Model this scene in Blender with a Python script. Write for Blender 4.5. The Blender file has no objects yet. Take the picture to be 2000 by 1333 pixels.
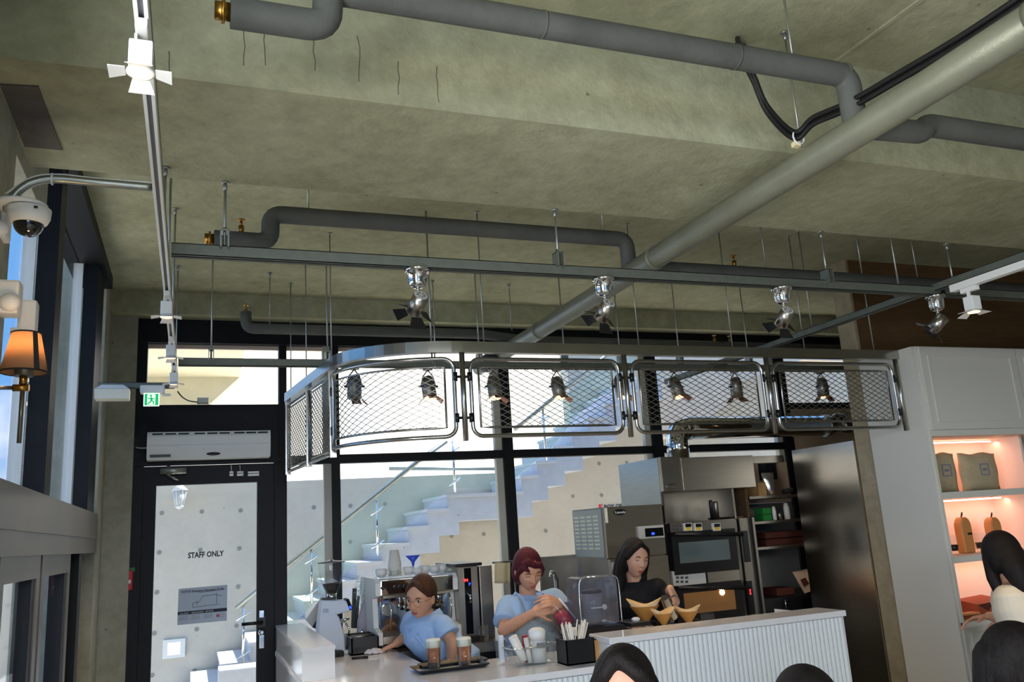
import bpy, bmesh, math, random
import numpy as np
from mathutils import Vector, Matrix, Quaternion
random.seed(7)
PI=math.pi; R=math.radians
S=bpy.context.scene; COL=S.collection
# ---------------------------------------------------------------- camera
YAW,PIT,ROL,FPX=.371753534,.220405987,-.0633152329,1630.46
CAM=Vector((0,0,1.65))
cy_,sy_,cp_,sp_=math.cos(YAW),math.sin(YAW),math.cos(PIT),math.sin(PIT)
fw_=Vector((sy_*cp_,cy_*cp_,sp_)); rt_=Vector((cy_,-sy_,0)); up_=rt_.cross(fw_)
c_,s_=math.cos(ROL),math.sin(ROL)
AX=c_*rt_+s_*up_; AY=-s_*rt_+c_*up_; AZ=-fw_
cam=bpy.data.cameras.new('camera'); camo=bpy.data.objects.new('camera',cam); COL.objects.link(camo)
m=Matrix((AX,AY,AZ)).transposed().to_4x4(); m.translation=CAM; camo.matrix_world=m
cam.sensor_width=36; cam.lens=36*FPX/2000; cam.clip_start=.05; cam.clip_end=300
S.camera=camo
def P(px,py,X=None,Y=None,Z=None):
    """point where the line of sight through a photograph pixel meets a plane of the room"""
    d=AX*(px-1000)+AY*(666.5-py)-AZ*FPX
    t=(X/d.x if X is not None else Y/d.y if Y is not None else (Z-CAM.z)/d.z)
    return CAM+d*t
# ---------------------------------------------------------------- world, lights, exposure
S.view_settings.view_transform='Standard'; S.view_settings.look='None'
S.view_settings.exposure=0.42; S.view_settings.gamma=1; S.view_settings.use_curve_mapping=False
w=bpy.data.worlds.new('sky'); S.world=w; w.use_nodes=True
nt=w.node_tree; N=nt.nodes; L=nt.links; N.clear()
out=N.new('ShaderNodeOutputWorld'); bg=N.new('ShaderNodeBackground'); tc=N.new('ShaderNodeTexCoord')
nz=N.new('ShaderNodeTexNoise'); nz.inputs['Scale'].default_value=2.1; nz.inputs['Detail'].default_value=6; nz.inputs['Roughness'].default_value=.55
mp=N.new('ShaderNodeMapping'); mp.inputs['Scale'].default_value=(1,1,2.2); mp.inputs['Location'].default_value=(1.7,.6,.9)
L.new(tc.outputs['Generated'],mp.inputs[0]); L.new(mp.outputs[0],nz.inputs['Vector'])
# veil of bright haze round the sun's side of the sky (straight ahead, north of the room)
dt=N.new('ShaderNodeVectorMath'); dt.operation='DOT_PRODUCT'; dt.inputs[1].default_value=(.25,.93,.27)
L.new(tc.outputs['Generated'],dt.inputs[0])
gl=N.new('ShaderNodeMapRange'); gl.inputs[1].default_value=.91; gl.inputs[2].default_value=.955; L.new(dt.outputs['Value'],gl.inputs[0])
cl=N.new('ShaderNodeMapRange'); cl.inputs[1].default_value=.52; cl.inputs[2].default_value=.74; L.new(nz.outputs['Fac'],cl.inputs[0])
mx=N.new('ShaderNodeMath'); mx.operation='MAXIMUM'; L.new(gl.outputs[0],mx.inputs[0]); L.new(cl.outputs[0],mx.inputs[1])
mc=N.new('ShaderNodeMix'); mc.data_type='RGBA'; L.new(mx.outputs[0],mc.inputs[0])
mc.inputs[6].default_value=(.15,.38,.82,1); mc.inputs[7].default_value=(1.32,1.28,1.22,1)
L.new(mc.outputs[2],bg.inputs[0]); bg.inputs[1].default_value=1.4; L.new(bg.outputs[0],out.inputs[0])
S.cycles.transparent_max_bounces=24
sn=bpy.data.lights.new('sun','SUN'); sn.energy=7.5; sn.angle=R(1.5); sn.color=(1,.98,.94)
so=bpy.data.objects.new('sun',sn); COL.objects.link(so); so.rotation_euler=Vector((.52,.03,.85)).to_track_quat('Z','Y').to_euler()
def area(name,loc,rot,sx,sy,power,col=(1,1,1)):
    l=bpy.data.lights.new(name,'AREA'); l.shape='RECTANGLE'; l.size=sx; l.size_y=sy; l.energy=power; l.color=col
    o=bpy.data.objects.new(name,l); COL.objects.link(o); o.location=loc; o.rotation_euler=rot; return o
# unseen area lights standing in for daylight beside the camera, plus fill behind it
area('daylight_left',(-.72,.5,1.7),(0,R(-90),0),1.8,1.2,62,(.97,.99,1.0))
area('fill_rear',(.6,-4.2,3.0),(R(42),0,R(-12)),4,1.2,185,(.97,.99,1.0)).data.spread=R(104)  # added light for counter and people, narrowed to keep off the beam

# ---------------------------------------------------------------- materials
def lin(c):
    return tuple(((v/255)/12.92 if v/255<=.04045 else ((v/255+.055)/1.055)**2.4) for v in c)
MT={}
def mat(name,rgb,rough=.5,metal=0,spec=.5,var=0,vscale=6,bump=0,bscale=60,rgb2=None,emit=0,trans=0,alpha=1,ior=1.45,coat=0,stretch=None,sss=0,detail=4):
    if name in MT: return MT[name]
    m=bpy.data.materials.new(name); m.use_nodes=True; t=m.node_tree; b=t.nodes['Principled BSDF']
    c=lin(rgb)+(1,)
    b.inputs['Base Color'].default_value=c; b.inputs['Roughness'].default_value=rough; b.inputs['Metallic'].default_value=metal
    b.inputs['Specular IOR Level'].default_value=spec; b.inputs['IOR'].default_value=ior
    if trans: b.inputs['Transmission Weight'].default_value=trans
    if alpha<1: b.inputs['Alpha'].default_value=alpha
    if coat: b.inputs['Coat Weight'].default_value=coat; b.inputs['Coat Roughness'].default_value=.1
    if sss: b.inputs['Subsurface Weight'].default_value=sss; b.inputs['Subsurface Radius'].default_value=(.012,.005,.003)
    if emit: b.inputs['Emission Color'].default_value=c; b.inputs['Emission Strength'].default_value=emit
    if var or bump or rgb2:
        tc=t.nodes.new('ShaderNodeTexCoord'); vec=tc.outputs['Object']
        g=t.nodes.new('ShaderNodeNewGeometry'); vec=g.outputs['Position']
        if stretch:
            mp=t.nodes.new('ShaderNodeMapping'); mp.inputs['Scale'].default_value=stretch; t.links.new(vec,mp.inputs[0]); vec=mp.outputs[0]
        if var or rgb2:
            n=t.nodes.new('ShaderNodeTexNoise'); n.inputs['Scale'].default_value=vscale; n.inputs['Detail'].default_value=detail; n.inputs['Roughness'].default_value=.6
            t.links.new(vec,n.inputs['Vector'])
            r=t.nodes.new('ShaderNodeMapRange'); r.inputs[1].default_value=.32; r.inputs[2].default_value=.68; t.links.new(n.outputs['Fac'],r.inputs[0])
            x=t.nodes.new('ShaderNodeMix'); x.data_type='RGBA'; t.links.new(r.outputs[0],x.inputs[0])
            x.inputs[6].default_value=tuple(v*(1-var) for v in c[:3])+(1,)
            x.inputs[7].default_value=(lin(rgb2)+(1,)) if rgb2 else tuple(min(1,v*(1+var)) for v in c[:3])+(1,)
            t.links.new(x.outputs[2],b.inputs['Base Color'])
        if bump:
            n=t.nodes.new('ShaderNodeTexNoise'); n.inputs['Scale'].default_value=bscale; n.inputs['Detail'].default_value=3; t.links.new(vec,n.inputs['Vector'])
            bb=t.nodes.new('ShaderNodeBump'); bb.inputs['Strength'].default_value=bump; bb.inputs['Distance'].default_value=.004
            t.links.new(n.outputs['Fac'],bb.inputs['Height']); t.links.new(bb.outputs[0],b.inputs['Normal'])
    MT[name]=m; return m
def concrete(name,rgb,rgb2,rough=.85,bs=.5,grain=(1,1,1),mott=1.0):
    """cast concrete / rough paint: large patches, small mottling, pits and trowel relief"""
    m=mat(name,rgb,rough,spec=.25); t=m.node_tree; b=t.nodes['Principled BSDF']; n=t.nodes; l=t.links
    g=n.new('ShaderNodeNewGeometry'); mp=n.new('ShaderNodeMapping'); mp.inputs['Scale'].default_value=grain; l.new(g.outputs['Position'],mp.inputs[0])
    def noise(s,d,ro=.6):
        q=n.new('ShaderNodeTexNoise'); q.inputs['Scale'].default_value=s; q.inputs['Detail'].default_value=d; q.inputs['Roughness'].default_value=ro; l.new(mp.outputs[0],q.inputs['Vector']); return q
    a=noise(1.3,5); r=n.new('ShaderNodeMapRange'); r.inputs[1].default_value=.35; r.inputs[2].default_value=.65; l.new(a.outputs['Fac'],r.inputs[0])
    x=n.new('ShaderNodeMix'); x.data_type='RGBA'; l.new(r.outputs[0],x.inputs[0]); x.inputs[6].default_value=lin(rgb)+(1,); x.inputs[7].default_value=lin(rgb2)+(1,)
    s=noise(14,7,.7); rs=n.new('ShaderNodeMapRange'); rs.inputs[1].default_value=.3; rs.inputs[2].default_value=.7; rs.inputs[3].default_value=1-.2*mott; rs.inputs[4].default_value=1+.12*mott; l.new(s.outputs['Fac'],rs.inputs[0])
    y=n.new('ShaderNodeVectorMath'); y.operation='SCALE'; l.new(x.outputs[2],y.inputs[0]); l.new(rs.outputs[0],y.inputs['Scale'])
    v=n.new('ShaderNodeTexVoronoi'); v.inputs['Scale'].default_value=5.5; l.new(mp.outputs[0],v.inputs['Vector'])
    rv=n.new('ShaderNodeMapRange'); rv.inputs[1].default_value=.02; rv.inputs[2].default_value=.05; rv.inputs[3].default_value=.45; rv.inputs[4].default_value=1; l.new(v.outputs['Distance'],rv.inputs[0])
    z=n.new('ShaderNodeVectorMath'); z.operation='SCALE'; l.new(y.outputs[0],z.inputs[0]); l.new(rv.outputs[0],z.inputs['Scale'])
    l.new(z.outputs[0],b.inputs['Base Color'])
    h=noise(26,8,.65); bb=n.new('ShaderNodeBump'); bb.inputs['Strength'].default_value=bs; bb.inputs['Distance'].default_value=.006
    l.new(h.outputs['Fac'],bb.inputs['Height']); l.new(bb.outputs[0],b.inputs['Normal'])
    return m
M_ceil=concrete('painted_concrete',(154,152,122),(180,180,150),bs=.7)
M_pier=concrete('pier_concrete',(150,148,130),(178,176,160),bs=.5)
M_patch=concrete('bare_grey_concrete',(92,86,78),(112,104,96),bs=.9)
M_wood=concrete('board_marked_brown_concrete',(84,62,38),(108,82,54),rough=.6,bs=.4,grain=(.5,.5,5))
M_end=concrete('raw_wall_end',(150,138,112),(172,160,134),bs=.6)
M_out=concrete('pale_outside_render',(194,187,172),(204,197,183),bs=.15,mott=.3)
M_stair=concrete('grey_stair_concrete',(182,187,196),(194,199,208),bs=.3,mott=.4)
M_floor=concrete('polished_floor',(150,146,138),(164,160,152),rough=.35,bs=.05)
M_black=mat('black_frame_paint',(17,18,21),.5,spec=.3,var=.15,vscale=9)
M_bronze=mat('bronze_door_metal',(116,108,98),.32,.75,var=.1,vscale=3)
M_steel=mat('brushed_steel',(182,175,162),.3,1,var=.06,vscale=5,stretch=(1,1,14))
M_steel2=mat('dull_steel',(146,141,132),.38,1,var=.08,vscale=4)
M_chrome=mat('chrome',(222,222,220),.06,1)
M_galv=mat('galvanised_steel',(158,162,154),.36,.85,var=.1,vscale=30)
M_tube=mat('canopy_satin_tube',(178,176,170),.24,1,var=.05,vscale=12)
M_wire=mat('expanded_metal',(150,147,138),.35,.9)
M_pipe=mat('grey_pipe_lagging',(86,87,82),.75,bump=.5,bscale=50,var=.15,vscale=7)
M_main=mat('main_pipe_grey_paint',(136,136,116),.42,.35,var=.12,vscale=5,bump=.15,bscale=120)
M_brass=mat('brass',(176,130,60),.3,1)
M_white=mat('white_plastic',(228,228,224),.4)
M_wgloss=mat('white_gloss_panel',(226,228,228),.12,coat=.5)
M_stone=mat('white_worktop_stone',(226,226,228),.14,coat=.1,var=.03,vscale=20)
M_wpaint=mat('white_paint',(208,206,196),.55)
M_flute=mat('fluted_white_paint',(222,228,230),.45)
M_blackp=mat('black_plastic',(22,22,24),.35)
M_matblack=mat('matt_black',(26,26,27),.7)
M_cable=mat('black_cable',(20,20,18),.6)
M_rod=mat('threaded_rod_steel',(168,170,166),.35,.8)
M_skin=mat('skin',(206,154,124),.5,sss=.12,var=.05,vscale=40)
M_skin2=mat('pale_skin',(208,160,134),.5,sss=.12,var=.05,vscale=40)
M_hairb=mat('brown_hair',(72,46,32),.55,spec=.25,var=.4,vscale=16,bump=.8,bscale=90,stretch=(4,4,.6))
M_hairr=mat('dark_red_hair',(78,24,34),.55,spec=.25,var=.45,vscale=16,bump=.8,bscale=90,stretch=(4,4,.6))
M_hairk=mat('black_hair',(24,19,18),.55,spec=.25,var=.4,vscale=16,bump=.8,bscale=90,stretch=(4,4,.6))
M_blue=mat('light_blue_cotton',(158,190,230),.8,var=.06,vscale=14,bump=1.0,bscale=11)
M_apron=mat('grey_chambray_apron',(146,158,168),.85,var=.1,vscale=60,bump=.2,bscale=30)
M_knit=mat('black_knit',(20,20,23),.9,bump=.4,bscale=90)
M_cream=mat('cream_blouse',(222,212,192),.8,bump=.3,bscale=30)
M_wshirt=mat('white_shirt',(226,226,240),.8,bump=.2,bscale=30)
M_trous=mat('dark_trousers',(44,46,54),.85)
M_lip=mat('lips',(176,84,78),.45)
M_eye=mat('eye_dark',(28,18,14),.2)
M_eyew=mat('eye_white',(222,214,206),.3)
M_brow=mat('brow_hair',(62,44,36),.8)
M_paper=mat('white_paper',(236,232,222),.85)
M_kraft=mat('kraft_paper',(182,140,88),.85,var=.1,vscale=30)
M_coffee=mat('iced_coffee',(206,118,54),.4,var=.2,vscale=18,rgb2=(150,76,34),stretch=(1,1,.6))
M_foam=mat('milk_foam',(240,236,224),.7)
M_beans=mat('coffee_beans',(34,22,16),.5,bump=1,bscale=150)
M_terra=mat('terracotta_box',(140,66,40),.7)
M_rbrown=mat('dark_red_brown_box',(78,34,22),.7)
M_linen=mat('natural_linen',(176,164,132),.9,bump=.3,bscale=120,var=.08,vscale=20)
M_cork=mat('leather_sleeve',(190,132,74),.6)
M_green=mat('green_carton',(40,132,56),.5)
M_screen=mat('dark_display',(10,11,14),.12)
M_bluelight=mat('blue_display',(30,60,255),.3,emit=3)
M_redled=mat('red_display',(255,40,40),.3,emit=4)
M_cupw=mat('white_ceramic',(238,236,232),.25)
M_pink=mat('berry_syrup',(150,40,62),.35,var=.3,vscale=20)
M_shade=mat('linen_lamp_shade',(190,150,110),.85,bump=.2,bscale=200)
_t=M_shade.node_tree; _b=_t.nodes['Principled BSDF']; _tr=_t.nodes.new('ShaderNodeBsdfTranslucent'); _tr.inputs[0].default_value=(.70,.50,.33,1); _x=_t.nodes.new('ShaderNodeMixShader'); _x.inputs[0].default_value=.5
_t.links.new(_b.outputs[0],_x.inputs[1]); _t.links.new(_tr.outputs[0],_x.inputs[2]); _t.links.new(_x.outputs[0],_t.nodes['Material Output'].inputs[0])
M_bulb=mat('warm_bulb',(255,206,140),.4,emit=9)
M_bulbhot=mat('warm_lamp_face',(255,190,120),.4,emit=4)
M_strip=mat('pink_led_strip',(255,180,150),.4,emit=7)
M_exit=mat('exit_green',(20,176,100),.4,emit=.6)
M_exitw=mat('exit_white',(235,250,240),.4,emit=.9)
M_red=mat('red_plastic',(196,30,36),.45)
M_text=mat('dark_grey_print',(70,74,82),.7)
M_textred=mat('red_print',(214,40,54),.7)
M_poster=mat('poster_paper',(196,208,224),.7)
M_navy=mat('navy_print',(44,52,72),.7)
M_tie=mat('tie_hole_grey',(140,140,134),.9)
M_oveng=mat('oven_glass',(40,46,48),.08,coat=.5)
M_ovenw=mat('lit_oven_interior',(120,84,48),.3,emit=.25)
M_grey=mat('warm_grey_plastic',(196,196,192),.5)
M_timery=mat('yellow_timer_keys',(226,188,60),.5)
M_cream2=mat('cream_towel',(230,214,170),.9,bump=.3,bscale=50)
M_bluep=mat('blue_plastic',(30,130,210),.4)
M_tray=mat('tray_liner',(196,196,188),.35,.3)
M_trous2=mat('denim',(70,84,110),.85)
def glassmat(name,tint=(255,255,255),fac=.08,rough=0.0,dens=0.0):
    """thin clear sheet: light passes, a Fresnel share reflects"""
    m=bpy.data.materials.new(name); m.use_nodes=True; t=m.node_tree; t.nodes.clear(); n=t.nodes
    o=n.new('ShaderNodeOutputMaterial'); tr=n.new('ShaderNodeBsdfTransparent'); tr.inputs[0].default_value=lin(tint)+(1,)
    gl=n.new('ShaderNodeBsdfGlossy'); gl.inputs['Roughness'].default_value=rough
    fr=n.new('ShaderNodeLayerWeight'); fr.inputs[0].default_value=.12
    x=n.new('ShaderNodeMixShader'); ad=n.new('ShaderNodeMath'); ad.operation='MULTIPLY_ADD'; ad.inputs[1].default_value=.35; ad.inputs[2].default_value=fac; ad.use_clamp=True
    t.links.new(fr.outputs[0],ad.inputs[0]); t.links.new(ad.outputs[0],x.inputs[0]); t.links.new(tr.outputs[0],x.inputs[1]); t.links.new(gl.outputs[0],x.inputs[2])
    last=x.outputs[0]
    if dens:
        df=n.new('ShaderNodeBsdfDiffuse'); df.inputs[0].default_value=lin(tint)+(1,); y=n.new('ShaderNodeMixShader'); y.inputs[0].default_value=dens
        t.links.new(last,y.inputs[1]); t.links.new(df.outputs[0],y.inputs[2]); last=y.outputs[0]
    t.links.new(last,o.inputs[0]); MT[name]=m; return m
G_win=glassmat('window_glass',(252,251,248),.0)
G_bal=glassmat('green_balustrade_glass',(240,248,245),.03,dens=.10)
G_clear=glassmat('clear_glass',(250,252,252),.02,dens=.02)
G_smoke=glassmat('clear_blender_hood',(214,216,226),.06,dens=.08)
G_frost=glassmat('frosted_plastic',(232,234,234),.04,rough=.3,dens=.55)
# ---------------------------------------------------------------- mesh helpers
def wloc(o):
    v=Vector((0,0,0))
    while o is not None: v+=o.location; o=o.parent
    return v
class B:
    def __init__(s): s.v=[]; s.f=[]; s.sm=[]
    def add(s,vs,fs,smooth=False):
        k=len(s.v); s.v+= [tuple(v) for v in vs]; s.f+=[tuple(i+k for i in f) for f in fs]; s.sm+=[smooth]*len(fs); return s
    def box(s,a,b,bev=0):
        x0,x1=sorted((a[0],b[0])); y0,y1=sorted((a[1],b[1])); z0,z1=sorted((a[2],b[2]))
        if bev:
            bm=bmesh.new(); bmesh.ops.create_cube(bm,size=1)
            for v in bm.verts: v.co=Vector(((x0+x1)/2+v.co.x*(x1-x0),(y0+y1)/2+v.co.y*(y1-y0),(z0+z1)/2+v.co.z*(z1-z0)))
            bmesh.ops.bevel(bm,geom=bm.edges[:],offset=bev,segments=2,profile=.6,affect='EDGES')
            bm.verts.index_update(); s.add([v.co[:] for v in bm.verts],[[v.index for v in f.verts] for f in bm.faces]); bm.free(); return s
        vs=[(x,y,z) for x in (x0,x1) for y in (y0,y1) for z in (z0,z1)]
        return s.add(vs,[(0,1,3,2),(4,6,7,5),(0,4,5,1),(2,3,7,6),(0,2,6,4),(1,5,7,3)])
    def hull8(s,q):  # q: 4 bottom + 4 top points in the same order
        return s.add(q,[(3,2,1,0),(4,5,6,7),(0,1,5,4),(1,2,6,5),(2,3,7,6),(3,0,4,7)])
    def cyl(s,p,q,r0,r1=None,n=16,cap=True):
        p=Vector(p); q=Vector(q); r1=r0 if r1 is None else r1
        return s.loft([(p,r0,r0),(q,r1,r1)],q-p,n,cap)
    def loft(s,rings,axis=None,n=16,cap=True,xdir=None,smooth=True):
        vs=[]
        for i,rg in enumerate(rings):
            c=Vector(rg[0])
            if axis is None:
                a=Vector(rings[min(i+1,len(rings)-1)][0])-Vector(rings[max(i-1,0)][0])
            else: a=Vector(axis)
            if a.length<1e-9: a=Vector((0,0,1))
            a.normalize()
            x=Vector(xdir) if xdir is not None else (Vector((0,0,1)).cross(a) if abs(a.z)<.95 else Vector((1,0,0)))
            x=(x-a*x.dot(a)).normalized(); y=a.cross(x)
            for k in range(n):
                t=2*PI*k/n; vs.append(c+x*(rg[1]*math.cos(t))+y*(rg[2]*math.sin(t)))
        fs=[]
        for i in range(len(rings)-1):
            for k in range(n):
                fs.append((i*n+k,i*n+(k+1)%n,(i+1)*n+(k+1)%n,(i+1)*n+k))
        s.add(vs,fs,smooth)
        if cap:
            k0=len(s.v)-len(vs)
            s.f.append(tuple(k0+k for k in reversed(range(n)))); s.sm.append(False)
            s.f.append(tuple(k0+(len(rings)-1)*n+k for k in range(n))); s.sm.append(False)
        return s
    def tube(s,path,r,n=10,closed=False,cap=True):
        pts=[Vector(p) for p in path]; rr=r if isinstance(r,(list,tuple)) else [r]*len(pts)
        m=len(pts); tang=[]
        for i in range(m):
            a=pts[(i+1)%m] if (closed or i<m-1) else pts[i]; b=pts[(i-1)%m] if (closed or i>0) else pts[i]
            d=a-b; tang.append(d.normalized() if d.length>1e-9 else Vector((0,0,1)))
        u=Vector((0,0,1)) if abs(tang[0].z)<.9 else Vector((1,0,0))
        u=(u-tang[0]*u.dot(tang[0])).normalized(); vs=[]
        for i in range(m):
            if i: u=(tang[i-1].rotation_difference(tang[i])@u); u=(u-tang[i]*u.dot(tang[i])).normalized()
            w=tang[i].cross(u)
            for k in range(n):
                t=2*PI*k/n; vs.append(pts[i]+u*(rr[i]*math.cos(t))+w*(rr[i]*math.sin(t)))
        fs=[]
        for i in range(m if closed else m-1):
            j=(i+1)%m
            for k in range(n): fs.append((i*n+k,i*n+(k+1)%n,j*n+(k+1)%n,j*n+k))
        k0=len(s.v); s.add(vs,fs,True)
        if cap and not closed:
            s.f.append(tuple(k0+k for k in reversed(range(n)))); s.sm.append(False)
            s.f.append(tuple(k0+(m-1)*n+k for k in range(n))); s.sm.append(False)
        return s
    def lathe(s,prof,c=(0,0,0),n=24,axis=(0,0,1),cap=True):
        c=Vector(c); a=Vector(axis).normalized()
        return s.loft([(c+a*z,r,r) for r,z in prof],a,n,cap)
    def ball(s,c,r,n=12,m=8,mt=None):
        if not isinstance(r,(tuple,list)): r=(r,r,r)
        c=Vector(c); vs=[Vector((0,0,-1))]
        for i in range(1,m):
            ph=-PI/2+PI*i/m
            for k in range(n): t=2*PI*k/n; vs.append(Vector((math.cos(ph)*math.cos(t),math.cos(ph)*math.sin(t),math.sin(ph))))
        vs.append(Vector((0,0,1))); vs=[Vector((v.x*r[0],v.y*r[1],v.z*r[2])) for v in vs]
        if mt is not None: vs=[mt@v for v in vs]
        vs=[v+c for v in vs]; fs=[]
        for k in range(n): fs.append((0,1+(k+1)%n,1+k)); fs.append((len(vs)-1,1+(m-2)*n+k,1+(m-2)*n+(k+1)%n))
        for i in range(m-2):
            for k in range(n): fs.append((1+i*n+k,1+i*n+(k+1)%n,1+(i+1)*n+(k+1)%n,1+(i+1)*n+k))
        return s.add(vs,fs,True)
    def prism(s,poly,off):  # polygon of 3d points extruded by a vector
        n=len(poly); off=Vector(off); a=[Vector(p) for p in poly]; b=[p+off for p in a]
        return s.add(a+b,[tuple(reversed(range(n))),tuple(range(n,2*n))]+[(i,(i+1)%n,n+(i+1)%n,n+i) for i in range(n)])
    def caps(s,p,q,r0,r1,n=12):  # closed tapered capsule
        p=Vector(p); q=Vector(q); a=(q-p); l=a.length
        if l<1e-6: return s.ball(p,r0)
        a/=l; rg=[]
        for t in (-80,-50,-25): rg.append((p+a*(r0*math.sin(R(t))),r0*math.cos(R(t)),r0*math.cos(R(t))))
        rg.append((p,r0,r0)); rg.append((q,r1,r1))
        for t in (25,50,80): rg.append((q+a*(r1*math.sin(R(t))),r1*math.cos(R(t)),r1*math.cos(R(t))))
        return s.loft(rg,a,n)
    def mesh(s,name,off=Vector((0,0,0))):
        me=bpy.data.meshes.new(name); me.from_pydata([(v[0]-off[0],v[1]-off[1],v[2]-off[2]) for v in s.v],[],s.f)
        me.polygons.foreach_set('use_smooth',s.sm); me.update(); return me
    def build(s,name,m,parent=None,label=None,kind=None,local=False):
        if parent is not None: off=Vector((0,0,0)) if local else wloc(parent)
        elif local: off=Vector((0,0,0))
        else:
            a=np.array(s.v); lo=a.min(0); hi=a.max(0); off=Vector(((lo[0]+hi[0])/2,(lo[1]+hi[1])/2,lo[2]))
        me=s.mesh(name,off); me.materials.append(m)
        bm=bmesh.new(); bm.from_mesh(me); bmesh.ops.recalc_face_normals(bm,faces=bm.faces[:]); bm.to_mesh(me); bm.free()
        o=bpy.data.objects.new(name,me); COL.objects.link(o)
        if parent is not None: o.parent=parent
        elif not local: o.location=off
        if label: o['label']=label
        if kind: o['kind']=kind
        return o
def struct(name,b,m): return b.build(name,m,kind='structure')
def thing(name,label,cat,loc,group=None,rz=0):
    o=bpy.data.objects.new(name,None); COL.objects.link(o); o.location=loc; o.rotation_euler=(0,0,rz); o.empty_display_size=.05
    o['label']=label; o['category']=cat
    if group: o['group']=group
    return o
def tag(o,label,cat,group=None,kind=None):
    o['label']=label; o['category']=cat
    if group: o['group']=group
    if kind: o['kind']=kind
    return o
def copy_tree(o,parent=None,loc=None,rot=None,label=None):
    c=o.copy(); COL.objects.link(c); c.parent=parent
    if loc is not None: c.location=loc
    if rot is not None: c.rotation_euler=rot
    if label: c['label']=label
    for ch in list(KIDS(o)): copy_tree(ch,c)
    return c
def KIDS(o): return [x for x in bpy.data.objects if x.parent==o]
def text(s,name,m,parent,origin,xdir,zdir,h,align='LEFT',bold=.0,depth=.0008,width=None):
    cu=bpy.data.curves.new('t','FONT'); cu.body=s; cu.size=h*1.38; cu.extrude=depth; cu.align_x=align; cu.offset=bold*h; cu.resolution_u=2
    to=bpy.data.objects.new('t',cu); COL.objects.link(to); bpy.context.view_layer.update()
    me=bpy.data.meshes.new_from_object(to.evaluated_get(bpy.context.evaluated_depsgraph_get())); bpy.data.objects.remove(to)
    X=Vector(xdir).normalized(); Z=Vector(zdir).normalized(); Y=Z; Nn=X.cross(Y)
    if width:
        xs=[v.co.x for v in me.vertices]; k=width/(max(xs)-min(xs))
    else: k=1
    off=Vector(origin)-wloc(parent)
    for v in me.vertices: c=v.co.copy(); v.co=off+X*(c.x*k)+Z*c.y+Nn*c.z
    me.materials.clear(); me.materials.append(m); me.name=name
    o=bpy.data.objects.new(name,me); COL.objects.link(o); o.parent=parent; return o
# ================================================================ SETTING
YW=5.7; ZS=3.26; ZB=2.87; YB0,YB1=2.168,2.834; XL=-.5
struct('floor',B().box((-.62,-5,-.1),(9,5.82,0)),M_floor)
# slab: rear bay, beam, front bay
struct('ceiling',B().box((-.62,-5,ZS),(9,5.82,ZS+.2)),M_ceil)
b=B().box((-.62,YB0,ZB),(9,YB1,ZS+.02)); bm_=b
beam=struct('ceiling_beam',b,M_ceil)
B().prism([P(0,163,Z=ZB)+Vector((0,0,.001)),P(75,167,Z=ZB)+Vector((0,0,.001)),P(122,291,Z=ZB)+Vector((0,0,.001)),P(48,284,Z=ZB)+Vector((0,0,.001))],(0,0,-.006)).build('bare_patch',M_patch,beam,'bare grey concrete patch')
struct('ceiling_beam_rear',B().box((-.62,5.56,3.115),(9,5.82,ZS+.02)),M_ceil)
# formwork seam proud of the slab
struct('trim_1',B().prism([P(1622,124,Z=ZS),P(1628,124,Z=ZS),P(1830,-20,Z=ZS),P(1818,-20,Z=ZS)],(0,0,-.006)),M_ceil)
# left wall: near pier, far pier
YN=P(9,615,X=XL).y
struct('wall_left',B().box((-.66,1.2,0),(XL,YN,ZS)).box((-.66,YN,3.16),(XL,P(92,420,X=XL).y,ZS)).box((-.66,YN,P(92,432,X=XL).z),(XL-.004,P(92,432,X=XL).y,3.18)),M_pier)
struct('wall_left_pier',B().box((-.66,5.30,0),(XL,5.82,ZS)),M_pier)
struct('wall_back_pier',B().box((-.5,5.66,0),(-.345,5.82,3.12)),M_pier)
struct('blocker_wall_left',B().box((-.66,-5,0),(XL,-1.6,ZS)),M_pier)  # unseen wall added to block side light and darken the right
# left glazing: black posts, head, sill
wl=B(); 
win=thing('window_1','','',(XL-.06,3.9,1.87)); del win['label'],win['category']; win['kind']='structure'
def yat(px,py,X=XL): return P(px,py,X=X).y
posts=[(yat(50,850,-.57),yat(104,850)),(yat(148,850,-.57),yat(190,850))]
for a,c in posts: B().box((-.57,a,1.87),(XL+.0,c,3.26)).build('window_post',M_black,win)
B().box((-.66,YN,3.19),(XL+.03,5.3,3.262)).build('window_head',M_black,win)
B().box((-.60,YN,1.87),(-.59,5.3,3.19)).build('glass_pane',G_win,win)
B().box((-.62,posts[0][0]-.010,1.87),(-.575,posts[0][0],3.19)).build('window_edge',M_white,win,'thin pale edge')
B().box((-.62,posts[1][0]-.010,1.87),(-.575,posts[1][0],3.19)).build('window_edge',M_white,win,'thin pale edge')
struct('outside_pier',B().box((-.98,5.84,-.05),(-.66,6.1,4.2)),M_pier)
# storefront doors below
def storefront(n,y0,y1):
    d=thing('door_%d'%n,'','',(XL,(y0+y1)/2,0)); del d['label'],d['category']; d['kind']='structure'
    for a,c in ((y0,y0+.07),(y1-.07,y1)): B().box((-.575,a,.02),(-.515,c,1.66)).build('stile',M_bronze,d)
    B().box((-.575,y0+.07,1.58),(-.515,y1-.07,1.66)).build('top_rail',M_bronze,d)
    B().box((-.575,y0+.07,.02),(-.515,y1-.07,.18)).build('bottom_rail',M_bronze,d)
    B().box((-.55,y0+.07,.18),(-.54,y1-.07,1.58)).build('glass_pane',G_win,d)
    B().box((-.57,y1-.14,.18),(-.52,y1-.07,1.58)).build('gasket',M_black,d)
    h=B().tube([(-.515,y1-.035,.98),(-.47,y1-.035,.98),(-.47,y1-.035,.7),(-.515,y1-.035,.7)],.011).build('door_handle',M_chrome,d)
    return d
yd=[2.80,3.56,4.30,4.86]
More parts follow.
